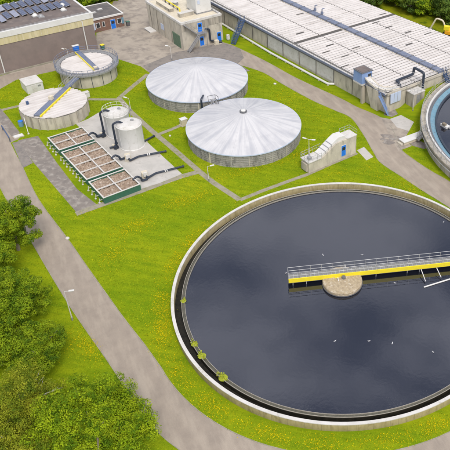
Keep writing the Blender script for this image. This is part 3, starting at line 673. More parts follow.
# dosing pipes with casings
def dose(px, py, p_end, lab, glab):
    v = at(px, py); e = at(*p_end, .35); d = Vector((e.x-v.x, e.y-v.y, 0)); t = thing('blower_unit', lab, 'pump', (v.x, v.y, .025), math.atan2(d.y, d.x), glab)
    MB().box(-.5, .4, -.4, .4, .3, 1.1).build('casing', 'beige', t, bevel=.06); MB().box(-.35, .3, -.65, -.42, .5, 1.3).build('hood', 'cap', t, bevel=.04)
    MB().box(-.55, .5, -.45, .45, 0, .298).build('plinth', 'concrete', t)
    Ld = d.length
    MB().bend([(.1, -.45, .8), (.1, -.75, .3), (.9, -.35, .28), (1.6, 0, .3), (Ld, 0, .3), ], .16, .3).build('pipe', 'black', t, True)
    f = MB()
    for q in (.5, .55): f.tube([(Ld*q, 0, .3), (Ld*q+.12, 0, .3)], .24, 12)
    f.build('flange', 'white', t, True)
    MB().tube([(Ld-.1, 0, .3), (Ld+.05, 0, .3)], .22, 12).build('end_flange', 'black', t, True)
dose(128.5, 160, (166, 151), 'beige blower with black pipe ending furthest from the bed corner, middle of the slab', 'beige blower units on the slab')
dose(145.5, 177.5, (183.5, 166), 'beige blower with black pipe at the near right corner of the slab', 'beige blower units on the slab')
v = at(143, 142, .3); e = at(154, 136, .3); d = e-v; t = thing('short_pipe', 'short black pipe end sticking out behind the nearer white silo', 'pipe', (v.x, v.y, .025), math.atan2(d.y, d.x))
MB().tube([(0, 0, .3), (d.length, 0, .3)], .16, 10).build('pipe', 'black', t, True); MB().tube([(d.length-.1, 0, .3), (d.length+.04, 0, .3)], .22, 12).build('flange', 'black', t); MB().box(.6, .8, -.15, .15, 0, .15).build('support', 'concrete', t)

# ------------------------------------------------------------------ covered basin (long planked roof)
ZT = 4.3
fr_ = lambda y: 78.55-(y-81.56)*.0364       # near edge
bk_ = lambda y: 108.7-(y-81.56)*.0855       # far edge
def BW(t, y, z=0.0): return W(fr_(y)+(bk_(y)-fr_(y))*t, y, z)
Y0, Y1 = 81.56, 152.0
org = W(fr_(Y0), Y0)
basin = thing('covered_basin', 'long rectangular basin roofed with rows of white planks', 'basin', org)
def BL_(t, y, z=0.0, off=0.0):               # basin-local point, off = metres outwards from the near face
    return W(fr_(y)+(bk_(y)-fr_(y))*t-off, y, z)-Vector((org.x, org.y, 0))
mb = MB()
q = [BL_(0, Y0, 0), BL_(1, Y0, 0), BL_(1, Y1, 0), BL_(0, Y1, 0)]
mb.hexa(q+[p+Vector((0, 0, ZT-.3)) for p in q]); mb.build('wall', 'concrete', basin)
# vertical joints & lighter cladding panels
yy = Y0+4; n_ = 0
pn = MB(); 
while yy < Y1-6:
    if n_ in (2, 3, 4, 5): 
        a, b = BL_(0, yy+.1, .5, .03), BL_(0, yy+5.3, .5, .03); pn.hexa([a, b, b+Vector((.05, .05, 0))*.6, a+Vector((.05, .05, 0))*.6]+[p+Vector((0, 0, 2.7)) for p in (a, b, b+Vector((.05, .05, 0))*.6, a+Vector((.05, .05, 0))*.6)])
    yy += 5.5; n_ += 1
pn.build('pale_panels', 'cap', basin)
yy = Y0+4
while yy < Y1: MB().beam(BL_(0, yy, .1, .02), BL_(0, yy, 3.6, .02), .1, .08).build('joint_strip', 'gap', basin); yy += 5.5
# walkway ledge and dark fascia, plus a dark strip standing for shade underneath
mb = MB()
for (o0, o1, z0, z1, nm, m_) in ((.55, -.2, ZT-.28, ZT-.12, 'walkway', 'cap'), (.62, .5, ZT-.45, ZT-.05, 'fascia', 'slate_blue'), (.42, .08, ZT-.85, ZT-.30, 'shade_strip', 'steel_dark'),):
    x = MB(); a = [BL_(0, Y0, 0, o0), BL_(0, Y0, 0, o1), BL_(0, Y1, 0, o1), BL_(0, Y1, 0, o0)]
    x.hexa([p+Vector((0, 0, z0)) for p in a]+[p+Vector((0, 0, z1)) for p in a]); x.build(nm, m_, basin)
mb.bm.free()
x = MB(); a = [BL_(0, Y0, 0), BL_(1, Y0, 0), BL_(1, Y1, 0), BL_(0, Y1, 0)]
sc = [p+Vector((0, 0, ZT-.298)) for p in a]; x.hexa(sc+[p+Vector((0, 0, .2)) for p in sc]); x.build('roof_base', 'gap', basin)
# planks
pk = MB(); zb, zt = ZT-.1, ZT+.03; yy = Y0+.15; pitch = .94; rnd = random.Random(3); i = 0
SEAM = 109.3
bands = [(.012, .245), (.252, .452), (.512, .74), (.747, .99)]
while yy < Y1-.5:
    if abs(yy+.45-SEAM) > .35:
        for (t0, t1) in bands:
            dz = rnd.uniform(-.012, .012); g_ = .10 if (i % 9) else .14; j0 = rnd.uniform(0, .0015); j1 = rnd.uniform(0, .0015)
            y0_, y1_ = yy+g_, yy+pitch-g_; e = .09
            pk.hexa([BL_(t0+j0, y0_, zb), BL_(t1-j1, y0_, zb), BL_(t1-j1, y1_, zb), BL_(t0+j0, y1_, zb), BL_(t0+j0, y0_+e, zt+dz), BL_(t1-j1, y0_+e, zt+dz), BL_(t1-j1, y1_-e, zt+dz), BL_(t0+j0, y1_-e, zt+dz)])
    yy += pitch; i += 1
o = pk.build('roof_planks', 'plank', basin)
# small dark access hatches in the planks
for (px, py) in [(389, 27), (376, 22.5), (356, 47.5), (300, 33), (326, 52), (345, 56), (300, 14), (409, 44), (428, 33.5), (383, 14), (330, 45), (345, 66), (408, 32)]:
    v = at(px, py, ZT+.05)-Vector((org.x, org.y, 0)); o = MB().box(-1.0, 1.0, -.16, .16, 0, .035).build('roof_hatch', 'gap', basin); o.location = v; o.rotation_euler = (0, 0, SITE)
# central duct
x = MB(); a = [BL_(.458, Y0-.0, ZT-.1), BL_(.506, Y0, ZT-.1), BL_(.506, Y1, ZT-.1), BL_(.458, Y1, ZT-.1)]
x.hexa(a+[p+Vector((0, 0, .5)) for p in a]); x.build('central_duct', 'slate_blue', basin)
for k in range(22):
    x = MB(); y_ = Y0+2+k*3.1
    q = [BL_(.452, y_, ZT-.1), BL_(.512, y_, ZT-.1), BL_(.512, y_+.14, ZT-.1), BL_(.452, y_+.14, ZT-.1)]; x.hexa(q+[p+Vector((0, 0, .56)) for p in q]); x.build('duct_strap', 'steel_dark', basin)
x = MB(); q = [BL_(.452, Y0+.2, ZT-.1), BL_(.457, Y0+.2, ZT-.1), BL_(.457, Y1, ZT-.1), BL_(.452, Y1, ZT-.1)]; x.hexa(q+[p+Vector((0, 0, .16)) for p in q]); x.build('duct_edge', 'beige', basin)
for (px, py) in ((315, 10), (322, 13.5)):
    v = at(px, py, ZT+.5)-Vector((org.x, org.y, 0)); o = MB().bend([(0, 0, -.2), (0, 0, 1.1), (.5, .3, 1.1)], .12, .2).cyl(0, 0, -.1, .35, .32, 12).build('duct_vent', 'slate_blue', basin, True); o.location = v
railing(MB(), [BL_(0, Y0, ZT-.1, .5), BL_(0, Y1, ZT-.1, .5)], 1.0, .028, 1.7).build('railing', 'steel', basin)
railing(MB(), [BL_(0, Y0-.05, ZT-.05, .45), BL_(.10, Y0-.05, ZT-.05), BL_(.26, Y0-.05, ZT-.05), BL_(1, Y0-.05, ZT-.05)], 1.0, .03, 1.7).build('railing', 'frame', basin)
# near end wall: cap & dark bay
x = MB(); q = [BL_(0, Y0-.25, 0, .0), BL_(1, Y0-.25, 0), BL_(1, Y0-.002, 0), BL_(0, Y0-.002, 0)]; x.hexa([p+Vector((0, 0, ZT-.55)) for p in q]+[p+Vector((0, 0, ZT-.1)) for p in q]); x.build('end_beam', 'concrete', basin)
# white pipe along the foot
fp = [at(221.8, 24, .3), at(270, 53, .3), at(327, 83, .3)]
t = thing('foot_pipe', 'long white pipe along the foot of the basin wall', 'pipe', (fp[2].x, fp[2].y, 0))
w0 = Vector((fp[2].x, fp[2].y, 0)); pts = [W(75.9, 146)-w0+Vector((0, 0, .3)), W(75.95, 115.6)-w0+Vector((0, 0, .3)), W(76.9, 97.0)-w0+Vector((0, 0, .3)), W(77.9, 96.2)-w0+Vector((0, 0, .3))]
MB().bend(pts, .24, .5).build('pipe', 'white', t, True)
x = MB()
for k in range(16): p = pts[2].lerp(pts[1], k/7.0) if k < 8 else pts[1].lerp(pts[0], (k-7)/9.0); x.box(p.x-.2, p.x+.2, p.y-.2, p.y+.2, 0, .12)
x.build('supports', 'concrete', t)

def stair(name, lab, foot, top, width, mat, n=12, rail=True, cat='stairs', base_loc=None):
    foot = Vector(foot); top = Vector(top); d = Vector((top.x-foot.x, top.y-foot.y, 0)); Lh = d.length; t = thing(name, lab, cat, foot, math.atan2(d.y, d.x)); H_ = top.z-foot.z
    for s_ in (-1, 1): MB().beam((0, s_*width/2, 0), (Lh, s_*width/2, H_), .08, .25, -.12).build('stringer', mat, t)
    x = MB()
    for k in range(n): f = (k+.5)/n; x.box(Lh*f-.15, Lh*f+.13, -width/2+.05, width/2-.05, H_*f-.03, H_*f+.03)
    x.build('treads', mat, t)
    if rail:
        for s_ in (-1, 1):
            x = MB()
            for h_ in (.5, 1.0): x.tube([(0, s_*width/2, h_), (Lh, s_*width/2, H_+h_)], .035, 6)
            for k in range(5): f = k/4; x.tube([(Lh*f, s_*width/2, H_*f), (Lh*f, s_*width/2, H_*f+1)], .035, 6)
            x.build('handrail', mat, t)
    return t
stair('steel_stairs', 'dark blue steel stairs from the asphalt up to the basin roof, beside the grey building', at(233, 44.5), at(243, 20, ZT-.1), 1.0, 'dark_blue', 16)
stair('steel_stairs', 'dark blue steel stairs at the right edge from the tank walkway to the basin roof', at(448.5, 83, 2.4), at(443.5, 71.5, ZT-.1), .9, 'dark_blue', 8)
# chute and blue cabin on near corner of basin
cz = ZT
def P_(px, py, z): return at(px, py, z)
cab = W(77.0, 86.9, ZT+.02)
t = thing('blue_cabin', 'small mid blue cabin standing on the near corner of the plank roof', 'cabin', cab, SITE)
MB().box(0, 2.5, 0, 2.5, 0, 2.2).build('wall', 'mid_blue', t); MB().box(-.1, 2.6, -.1, 2.6, 2.2, 2.32).build('roof', 'steel_dark', t)
MB().box(.15, 2.35, .15, 2.35, 2.321, 2.37).build('roof_cover', 'roofing', t)
MB().box(1.5, 2.3, -.04, -.002, .6, 1.7).build('window', 'glass', t)
MB().box(0.3, 1.0, .1, .6, -ZT, -.33).build('support_pier', 'concrete_dark', t); MB().box(-.05, 1.6, -.05, 2.55, -.32, -.03).build('support_slab', 'cap', t)
ch1 = W(78.2, 84.4)
t = thing('screw_chute', 'pale chute curving down from the blue cabin to the basin corner', 'chute', (ch1.x, ch1.y, 0))
x = MB(); w_ = 1.25; pts = [p-ch1 for p in (W(78.3, 86.85, ZT+1.2), W(78.25, 85.6, ZT+.75), W(78.35, 84.2, ZT+.35), W(78.9, 82.9, ZT+.2), W(80.2, 82.1, ZT+.15), W(81.6, 81.9, ZT+.12))]
secs = []
for i, p in enumerate(pts):
    tdir = (pts[min(i+1, 5)]-pts[max(i-1, 0)]); tdir.z = 0; tdir.normalize(); n = Vector((-tdir.y, tdir.x, 0))*w_/2; secs.append((p+n, p-n))
for (a, b), (c, d) in zip(secs, secs[1:]):
    dz = Vector((0, 0, .3)); x.hexa([a-dz, b-dz, d-dz, c-dz, a, b, d, c])
x.build('trough', 'cap', t)
for s_ in (0, 1): MB().tube([p[s_]+Vector((0, 0, .08)) for p in secs], .07, 6).build('trough_edge', 'beige', t, True)
c0 = ch1
a = [W(77.75, 86.6, ZT-.1), W(77.75, 83.2, ZT-.1), W(78.5, 83.2, ZT-.1), W(78.5, 86.6, ZT-.1)]
bq = [W(77.75, 85.0, 0), W(77.75, 83.2, 0), W(78.5, 83.2, 0), W(78.5, 85.0, 0)]
MB().hexa([p-c0 for p in bq]+[p-c0 for p in a]).build('support_wing', 'concrete', t)
stair('steel_stairs', 'blue grey steel stairs at the near corner of the basin, facing the road', at(387.5, 114.5), at(379.5, 97, ZT-.4), .9, 'mid_blue', 14)
# pale blue gate panel and recess at the end wall
pnl = MB().box(0, 2.7, -.12, .0, 1.9, 3.9).build('blue_panel', 'pale_blue', basin); pp_ = W(79.2, Y0-.27)-Vector((org.x, org.y, 0)); pnl.location = pp_; pnl.rotation_euler = (0, 0, SITE)
for k in range(4): MB().box(k*.88, k*.88+.05, -.15, -.121, 1.9, 3.9).build('rib', 'frame', pnl)
t = thing('end_annex', 'grey concrete annex with roof railing below the black pipe loop', 'annex', W(83.4, Y0-.3), SITE)
MB().box(0, 2.9, -2.0, 0, 0, 3.3).build('wall', 'concrete_dark', t); MB().box(-.08, 2.98, -2.08, 0, 3.302, 3.45).build('roof', 'cap', t)
railing(MB(), [(0, 0, 3.45), (0, -2.0, 3.45), (2.9, -2.0, 3.45), (2.9, 0, 3.45)], 1.0, .03, 1.0).build('railing', 'frame', t)
MB().box(.8, 1.7, -2.04, -2.002, 1.2, 3.0).build('door', 'steel', t)
# black pipe loop
Lp = W(86.95, 80.5, 0)
t = thing('pipe_loop', 'thick black pipe loop rising over the corner of the plank roof', 'pipe', Lp)
loop = [Vector((0, 0, 1.0)), Vector((0, 0, 6.35)), W(87.1, 83.4, 6.35)-Lp, W(87.1, 83.4, 4.95)-Lp, W(82.4, 83.3, 4.95)-Lp, W(82.4, 82.6, 4.95)-Lp, W(82.4, 82.0, 4.2)-Lp]
MB().bend(loop, .25, .45, 12).build('pipe', 'black', t, True)
MB().cyl(0, 0, .8, 1.9, .42, 20).build('footing', 'steel', t, True)
for p in (Vector((0, 0, 3.0)), W(87.1, 83.4, 5.3)-Lp): MB().cyl(p.x, p.y, p.z, p.z+.12, .36, 16).build('flange', 'steel', t)
# grass bank in front of the end wall
def ss(x): x = max(0, min(1, x)); return x*x*(3-2*x)
def bank_z(u, v): return 1.9*ss((u-81.8)/4.5)*ss((v-75.2)/5)
x = MB(); GU, GV = 62, 16; g_ = {}
for i in range(GU+1):
    for j in range(GV+1):
        u_, v_ = 81.5+i*.5, 75.0+j*.43; p = W(u_, v_, bank_z(u_, v_)+.003)
        if math.hypot(p.x-30.97, p.y-107.91) > 25.9: g_[i, j] = x.bm.verts.new(p)
for i in range(GU):
    for j in range(GV):
        q = [g_.get(k) for k in ((i, j), (i+1, j), (i+1, j+1), (i, j+1))]
        if all(q): x.bm.faces.new(q)
tag(x.build('ground', 'grass', None, True), kind='structure')

# ------------------------------------------------------------------ grey process building
pb0 = W(62.2, 127.9)
t = pbld = thing('process_building', 'stained grey concrete building with three blue doors and outside stairs', 'building', pb0, SITE)
BX, BY, BH = 9.6, 15.6, 6.0
MB().box(0, BX, 0, BY, 0, BH-.35).build('wall', 'concrete', t)
pp = MB()
for (a, b, c, d) in ((-.08, .35, -.08, BY+.08), (BX-.35, BX+.08, -.08, BY+.08), (.35, BX-.35, -.08, .35), (.35, BX-.35, BY-.35, BY+.08)): pp.box(a, b, c, d, BH-.35, BH+.12)
pp.build('parapet', 'cap', t)
MB().box(.36, BX-.36, .36, BY-.36, BH-.349, BH-.1).build('roof', 'beige', t)
MB().box(-.045, BX+.045, -.045, -.003, BH-1.9, BH-.36).build('stained_band', 'concrete_dark', t)
for y_ in (4.9, 8.0, 11.0, 14.0): MB().box(-.06, -.002, y_-.15, y_+.15, 0, BH-.36).build('pilaster', 'concrete_dark', t)
def door(par, x, z, w_=.95, h_=2.05, mat='blue', face='y', y=0):
    f = MB(); 
    f.box(x-.07, x+w_+.07, y-.05, y-.004, z, z+h_+.07) ; fo = f.build('door', 'white', par)
    MB().box(x, x+w_, y-.075, y-.051, z+.02, z+h_).build('door_leaf', mat, fo)
    MB().box(x+.15, x+w_-.15, y-.085, y-.076, z+h_*.55, z+h_*.85).build('window', 'glass', fo)
    MB().box(x+w_-.14, x+w_-.08, y-.12, y-.076, z+.95, z+1.15).build('handle', 'steel', fo)
door(t, 3.9, 0); door(t, 8.15, 0); door(t, 3.75, 3.2, 1.0, 2.0)
# roller door on the west side
x = MB(); x.box(-.08, -.003, 1.1, 4.3, 0, 2.9); rd = x.build('roller_door', 'green_door', t)
x = MB()
for k in range(9): x.box(-.11, -.081, 1.15, 4.25, .1+k*.31, .1+k*.31+.05)
x.build('slats', 'green', rd)
MB().box(-.06, -.003, 8.2, 9.6, 1.6, 2.9).build('window', 'pale_blue', t)
# outside stairs on the front
MB().box(2.9, 5.2, -1.15, -.08, 3.08, 3.18).build('landing', 'steel', t)
x = railing(MB(), [(5.2, -.1, 3.18), (5.2, -1.12, 3.18), (3.1, -1.12, 3.18)], 1.0, .035, 1.0); x.build('landing_rail', 'steel', t)
MB().beam((3.0, -1.1, 3.1), (.4, -1.1, 5.6), .08, .22).beam((3.0, -.2, 3.1), (.4, -.2, 5.6), .08, .22).build('upper_flight', 'steel', t)
x = MB()
for k in range(9): f = (k+.5)/9; x.box(3.0-2.6*f-.14, 3.0-2.6*f+.14, -1.06, -.16, 3.1+2.5*f+.1, 3.1+2.5*f+.15)
for k in range(11): f = (k+.5)/11; x.box(3.0-2.7*f-.14, 3.0-2.7*f+.14, -2.0, -1.2, 3.05-3.0*f, 3.1-3.0*f)
x.build('treads', 'steel', t)
x = MB().beam((3.1, -1.2, 3.0), (.2, -1.2, -.0), .08, .22).beam((3.1, -2.0, 3.0), (.2, -2.0, 0), .08, .22); x.build('lower_flight', 'steel', t)
x = MB()
for z_ in (.55, 1.05):
    x.tube([(3.1, -2.0, 3.0+z_), (.2, -2.0, z_)], .035, 6); x.tube([(3.0, -1.1, 3.1+z_+.1), (.4, -1.1, 5.6+z_+.1)], .035, 6)
for k in range(4): f = k/3; x.tube([(3.1-2.9*f, -2.0, 3.0-3*f), (3.1-2.9*f, -2.0, 4.05-3*f)], .035, 6)
x.build('stair_rail', 'steel', t)
for xx in (3.0, 5.1): MB().beam((xx, -1.1, 0), (xx, -1.1, 3.07), .09, .09).build('landing_post', 'steel', t)
MB().bend([(5.6, -.02, 3.5), (5.6, -.35, 3.6), (6.2, -.4, 3.4), (6.2, -.4, .7), (7.4, -.5, .55)], .2, .4).build('exhaust_pipe', 'black', t, True)
# roof things: each on the roof and movable
def on_roof(sx, sy, z=BH-.1): return W(62.2+sx, 127.9+sy, z)
t = thing('white_tank', 'tall white box shaped tank on the roof of the grey building', 'tank', on_roof(5.3, 2.7))
t.rotation_euler = (0, 0, SITE)
MB().box(0, 3.6, 0, 4.2, .15, 4.2).build('body', 'white', t, bevel=.15)
MB().box(-.1, 3.7, -.1, 4.3, 0, .149).build('base_frame', 'steel', t); MB().box(.4, .9, -.06, -.004, 2.2, 3.0).build('hatch', 'pale_blue', t)
t = thing('roof_duct', 'low concrete duct block on the roof in front of the white tank', 'duct', on_roof(1.5, 3.0), SITE); MB().box(0, 3.3, 0, 1.0, 0, .8).build('body', 'concrete_dark', t); MB().box(-.05, 3.35, -.05, 1.05, .8, .9).build('lid', 'cap', t)
t = thing('roof_duct', 'longer low concrete duct further back on the grey building roof', 'duct', on_roof(1.2, 7.0), SITE); MB().box(0, 1.0, 0, 6.0, 0, .7).build('body', 'concrete_dark', t); MB().box(-.05, 1.05, -.05, 6.05, .7, .8).build('lid', 'beige', t)
t = thing('yellow_pipe', 'yellow gas pipe running along the grey building roof', 'pipe', on_roof(3.2, 6.2), SITE); MB().bend([(0, 0, 0), (0, 0, .7), (0, 8.4, .7), (0, 8.4, 0)], .13, .2).build('pipe', 'yellow', t, True)
x = MB()
for k in range(4): x.box(-.15, .15, 1+k*1.8, 1.15+k*1.8, 0, .6)
x.build('brackets', 'steel_dark', t)
t = thing('roof_fan', 'round steel fan housing beside the yellow pipe on the roof', 'fan', on_roof(4.3, 10.2)); MB().cyl(0, 0, 0, .8, .6, 20).build('drum', 'steel', t, True); MB().cyl(0, 0, .8, 1.0, .75, 20, .3).build('cowl', 'cap', t, True)
t = thing('roof_handrail', 'grey handrail along the right edge of the grey building roof', 'railing', on_roof(9.2, .4), SITE); railing(MB(), [(0, 0, .1), (0, 2.4, .1), (0, 14.5, .1)], 1.0, .035, 1.5).build('rails', 'steel', t); MB().box(-.05, .05, 0, 14.5, .0, .06).build('foot_rail', 'steel', t)
# things at its foot
v = at(208.5, 45); t = thing('motor_pump', 'beige pump with black motor at the foot of the grey building', 'pump', W(69.3, 126.6), SITE)
MB().box(-.4, .5, -.35, .35, .15, 1.0).build('casing', 'beige', t, bevel=.05); MB().tube([(.6, 0, .35), (1.3, -.1, .35)], .3, 14).build('motor', 'black', t, True); MB().box(-.6, 1.3, -.45, .45, 0, .148).build('plinth', 'concrete', t)
t = thing('meter_box', 'small white meter box on the grass right of the grey building', 'box', W(72.5, 127.0), SITE); MB().box(-.3, .3, -.25, .25, .2, 1.2).build('casing', 'white', t, bevel=.02); MB().box(-.35, .35, -.3, .3, 1.2, 1.26).build('lid', 'cap', t); MB().box(-.2, .2, -.15, .15, 0, .2).build('leg', 'steel', t)
t = thing('loading_slab', 'white raised slab at the far left foot of the grey building', 'slab', W(60.6, 140.0), SITE); MB().box(0, 1.5, 0, 3, 0, .25).build('body', 'cap', t); MB().box(-.04, -.002, 0, 3, .05, .2).build('edge', 'steel', t)

# ------------------------------------------------------------------ hall with solar panels
h0 = W(5.0, 138.1)
t = hall = thing('workshop_hall', 'large flat roofed hall with brown brick wall, cream cladding and white parapet', 'building', h0, SITE)
HX, HY, HH = 43.0, 13.6, 8.3
MB().box(0, HX, 0, HY, 0, HH-2.5).build('wall', 'brown_brick', t)
cl = MB(); cl.box(-.1, HX+.1, -.1, HY+.1, HH-2.5, HH-1.1); cl.build('cladding', 'cream', t)
for k in range(37): MB().box(.5+k*1.15, .56+k*1.15, -.13, -.101, HH-2.48, HH-1.12).build('cladding_seam', 'beige', t)
pp = MB()
for (a, b, c, d) in ((-.22, .2, -.22, HY+.22), (HX-.2, HX+.22, -.22, HY+.22), (.2, HX-.2, -.22, .2), (.2, HX-.2, HY-.2, HY+.22)): pp.box(a, b, c, d, HH-1.1, HH)
pp.build('parapet', 'white', t)
MB().box(.21, HX-.21, .21, HY-.21, HH-1.09, HH-.12).build('roof', 'roofing', t)
x = MB(); x.beam((.3, .5, HH-.1), (HX-.3, .5, HH-.1), .12, .1).beam((.3, 1.1, HH-.1), (HX-.3, 1.1, HH-.1), .06, .05); x.build('lightning_rail', 'frame', t)
for sx in (24.4, 40.8):
    MB().tube([(sx, -.2, HH-1.3), (sx, -.2, .15)], .11, 8).build('downpipe', 'white', t, True)
MB().box(0, HX, -.35, -.003, 0, .22).build('plinth', 'kerb', t)
# solar panels
def solar(sx, sy, mat, lab):
    p = thing('solar_panel', lab, 'solar panel', W(5+sx, 138.1+sy, HH-.12), SITE, 'solar panels on the hall roof')
    Lp_, wp = 3.3, 1.0
    mb = MB(); mb.hexa([(0, 0, .22), (wp, 0, .45), (wp, Lp_, .45), (0, Lp_, .22), (0, 0, .26), (wp, 0, .49), (wp, Lp_, .49), (0, Lp_, .26)]); mb.build('glass', mat, p)
    fx = MB(); 
    fx.beam((-.02, -.04, .22), (wp+.02, -.04, .45), .06, .07); fx.beam((-.02, Lp_+.04, .22), (wp+.02, Lp_+.04, .45), .06, .07)
    for k in (1, 2, 3): fx.hexa([(0, Lp_*k/4-.02, .262), (wp, Lp_*k/4-.02, .492), (wp, Lp_*k/4+.02, .492), (0, Lp_*k/4+.02, .262), (0, Lp_*k/4-.02, .27), (wp, Lp_*k/4-.02, .5), (wp, Lp_*k/4+.02, .5), (0, Lp_*k/4+.02, .27)])
    fx.build('frame', 'frame', p)
    rk = MB(); rk.box(.05, .12, .2, Lp_-.2, 0, .21).box(wp-.12, wp-.05, .2, Lp_-.2, 0, .44); rk.build('rack', 'steel_dark', p)
    return p
ords = ['first', 'second', 'third', 'fourth', 'fifth', 'sixth', 'seventh', 'eighth', 'ninth', 'tenth', 'eleventh', 'twelfth', 'thirteenth', 'fourteenth', 'fifteenth', 'sixteenth']
k = 0
for i in range(15):
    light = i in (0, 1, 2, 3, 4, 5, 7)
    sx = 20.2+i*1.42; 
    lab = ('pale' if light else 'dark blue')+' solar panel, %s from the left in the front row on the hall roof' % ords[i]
    if i < 15: solar(sx, 4.2 if i < 6 else 5.4, 'solar_sky' if light else 'solar', lab)
for i in range(11):
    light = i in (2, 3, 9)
    solar(24.6+i*1.42, 9.9, 'solar_sky' if light else 'solar', ('pale' if light else 'dark blue')+' solar panel, %s from the left in the back row on the hall roof' % ords[i])
# roof domes
for i, (px, py, lab) in enumerate([(35, 16.3, 'white domed rooflight in front of the front row of solar panels, the left one'), (41, 17, 'small grey rooflight just right of the white one on the hall roof'), (62.5, 6, 'white domed rooflight furthest right on the hall roof beside the dark panels'), (63.5, 10.5, 'white domed rooflight nearest the right end of the panels')]):
    v = at(px, py, HH-.1); o = thing('rooflight', lab, 'rooflight', (v.x, v.y, HH-.12), SITE, 'rooflights on the hall')
    MB().box(-.55, .55, -.55, .55, 0, .2).build('kerb', 'frame', o)
    MB().lathe([(.001, .62), (.25, .58), (.42, .42), (.5, .2)], 20, closed=False).build('dome', 'white' if i != 1 else 'steel', o, True)
# low brick office
t = thing('brick_office', 'low red brown brick annex with blue door and dark roof beside the hall', 'building', W(48.3, 147.0), SITE)
OX, OY, OH = 9.6, 8.0, 3.1
MB().box(0, OX, 0, OY, 0, OH-.3).build('wall', 'red_brick', t)
pp = MB()
for (a, b, c, d) in ((-.15, .15, -.15, OY+.15), (OX-.15, OX+.15, -.15, OY+.15), (.15, OX-.15, -.15, .15), (.15, OX-.15, OY-.15, OY+.15)): pp.box(a, b, c, d, OH-.3, OH+.05)
pp.build('fascia', 'white', t); MB().box(.16, OX-.16, .16, OY-.16, OH-.3, OH-.05).build('roof', 'dark_roof', t)
door(t, 6.6, 0, 1.0, 2.1)
for (a, b, m_) in ((3.3, 4.2, 'white_glass'), (4.7, 5.3, 'white_glass'), (8.1, 9.1, 'white_glass')):
    f = MB().box(a, b, -.06, -.003, .9, 2.1).build('window', 'white', t); MB().box(a+.1, b-.1, -.075, -.061, 1.0, 2.0).build('pane', 'glass', f)
MB().box(9.15, 9.6, -.12, -.003, .7, 2.1).build('side_panel', 'turq', t)
MB().box(2.2, 3.1, -.12, -.003, .6, 2.3).build('side_panel', 'pale_blue', t)
for (sx, sy, lab) in ((4.5, 3.4, 'small square white rooflight at the middle of the dark office roof'), (6.4, 4.5, 'second small white rooflight further right on the dark office roof')):
    o = thing('rooflight', lab, 'rooflight', W(48.3+sx, 147+sy, OH-.05), SITE); MB().box(-.6, .6, -.3, .3, 0, .15).build('kerb', 'frame', o); MB().box(-.5, .5, -.22, .22, .15, .28).build('cover', 'white', o, bevel=.05)
t = thing('waste_bin', 'dark wheeled bin with green lid at the right corner of the brick office', 'bin', W(58.6, 146.6), SITE)
mb = MB(); mb.hexa([(-.3, -.3, .1), (.3, -.3, .1), (.3, .3, .1), (-.3, .3, .1), (-.36, -.36, 1.0), (.36, -.36, 1.0), (.36, .36, 1.0), (-.36, .36, 1.0)]); mb.build('body', 'steel_dark', t)
MB().box(-.38, .38, -.4, .38, 1.0, 1.08).build('lid', 'green', t)
for s_ in (-.28, .28): MB().tube([(s_-.05, .3, .12), (s_+.05, .3, .12)], .12, 12).build('wheel', 'tyre', t)
t = thing('waste_bin', 'bin with yellow lid against the hall corner by the yard', 'bin', W(48.9, 138.0), SITE)
mb = MB(); mb.hexa([(-.3, -.3, .1), (.3, -.3, .1), (.3, .3, .1), (-.3, .3, .1), (-.36, -.36, 1.0), (.36, -.36, 1.0), (.36, .36, 1.0), (-.36, .36, 1.0)]); mb.build('body', 'green', t)
MB().box(-.38, .38, -.4, .38, 1.0, 1.08).build('lid', 'yellow', t)
for s_ in (-.28, .28): MB().tube([(s_-.05, .3, .12), (s_+.05, .3, .12)], .12, 12).build('wheel', 'tyre', t)
# steel guard rail beside the road at tank B
ga, gb_ = at(45, 60.5, .6), at(62, 55.5, .6); d = gb_-ga; t = thing('guard_rail', 'low pale steel guard rail at the foot of the brown hall wall', 'railing', (ga.x, ga.y, 0), math.atan2(d.y, d.x))
MB().box(0, d.length, -.05, .05, .45, .75).build('rail', 'pale_blue', t)
for k in range(4): MB().box(.1+k*(d.length-.3)/3, .2+k*(d.length-.3)/3, .051, .12, 0, .7).build('post', 'steel', t)

# ------------------------------------------------------------------ screw-pump house
t = thing('pump_house', 'stepped concrete pump house with sloping white casing and blue door', 'building', W(55.2, 74.5), SITE)
D_ = 2.0
prof = [(0, 0), (10, 0), (10, 3.55), (6.6, 3.55), (5.5, 3.45), (3.0, 1.95), (0, 1.95)]
MB().extrude_y(prof, 0, D_).build('wall', 'concrete', t)
MB().extrude_y([(2.55, 1.96), (3.0, 1.96), (5.48, 3.46), (6.55, 3.56), (7.9, 3.56), (7.6, 4.25), (6.3, 4.35), (5.5, 3.95), (2.9, 2.35), (2.55, 2.3)], .25, D_-.15).build('casing', 'white', t)
sl = MB()
for f in (.2, .45, .7): x0 = 2.95+2.55*f; z0 = 2.36+1.6*f; sl.hexa([(x0, .22, z0-.4), (x0+.1, .22, z0-.34), (x0+.1, D_-.12, z0-.34), (x0, D_-.12, z0-.4), (x0, .22, z0+.06), (x0+.1, .22, z0+.12), (x0+.1, D_-.12, z0+.12), (x0, D_-.12, z0+.06)])
sl.build('casing_seams', 'steel', t)
MB().box(-.15, 2.54, -.15, D_+.1, 1.952, 2.08).build('low_platform', 'cap', t); MB().box(7.92, 10.1, -.08, D_+.08, 3.552, 3.68).build('high_platform', 'cap', t)
railing(MB(), [(2.5, -.1, 2.08), (-.1, -.1, 2.08), (-.1, D_+.05, 2.08), (4.0, D_+.3, 2.08)], .95, .03, .9).build('low_railing', 'frame', t)
railing(MB(), [(10.05, -.03, 3.68), (10.05, D_, 3.68), (7.9, D_, 3.68)], .95, .03, .9).build('high_railing', 'frame', t)
door(t, 6.75, .55, .9, 2.05)
MB().box(.4, 1.0, .5, 1.1, 2.081, 2.6).build('motor', 'steel', t, bevel=.04)
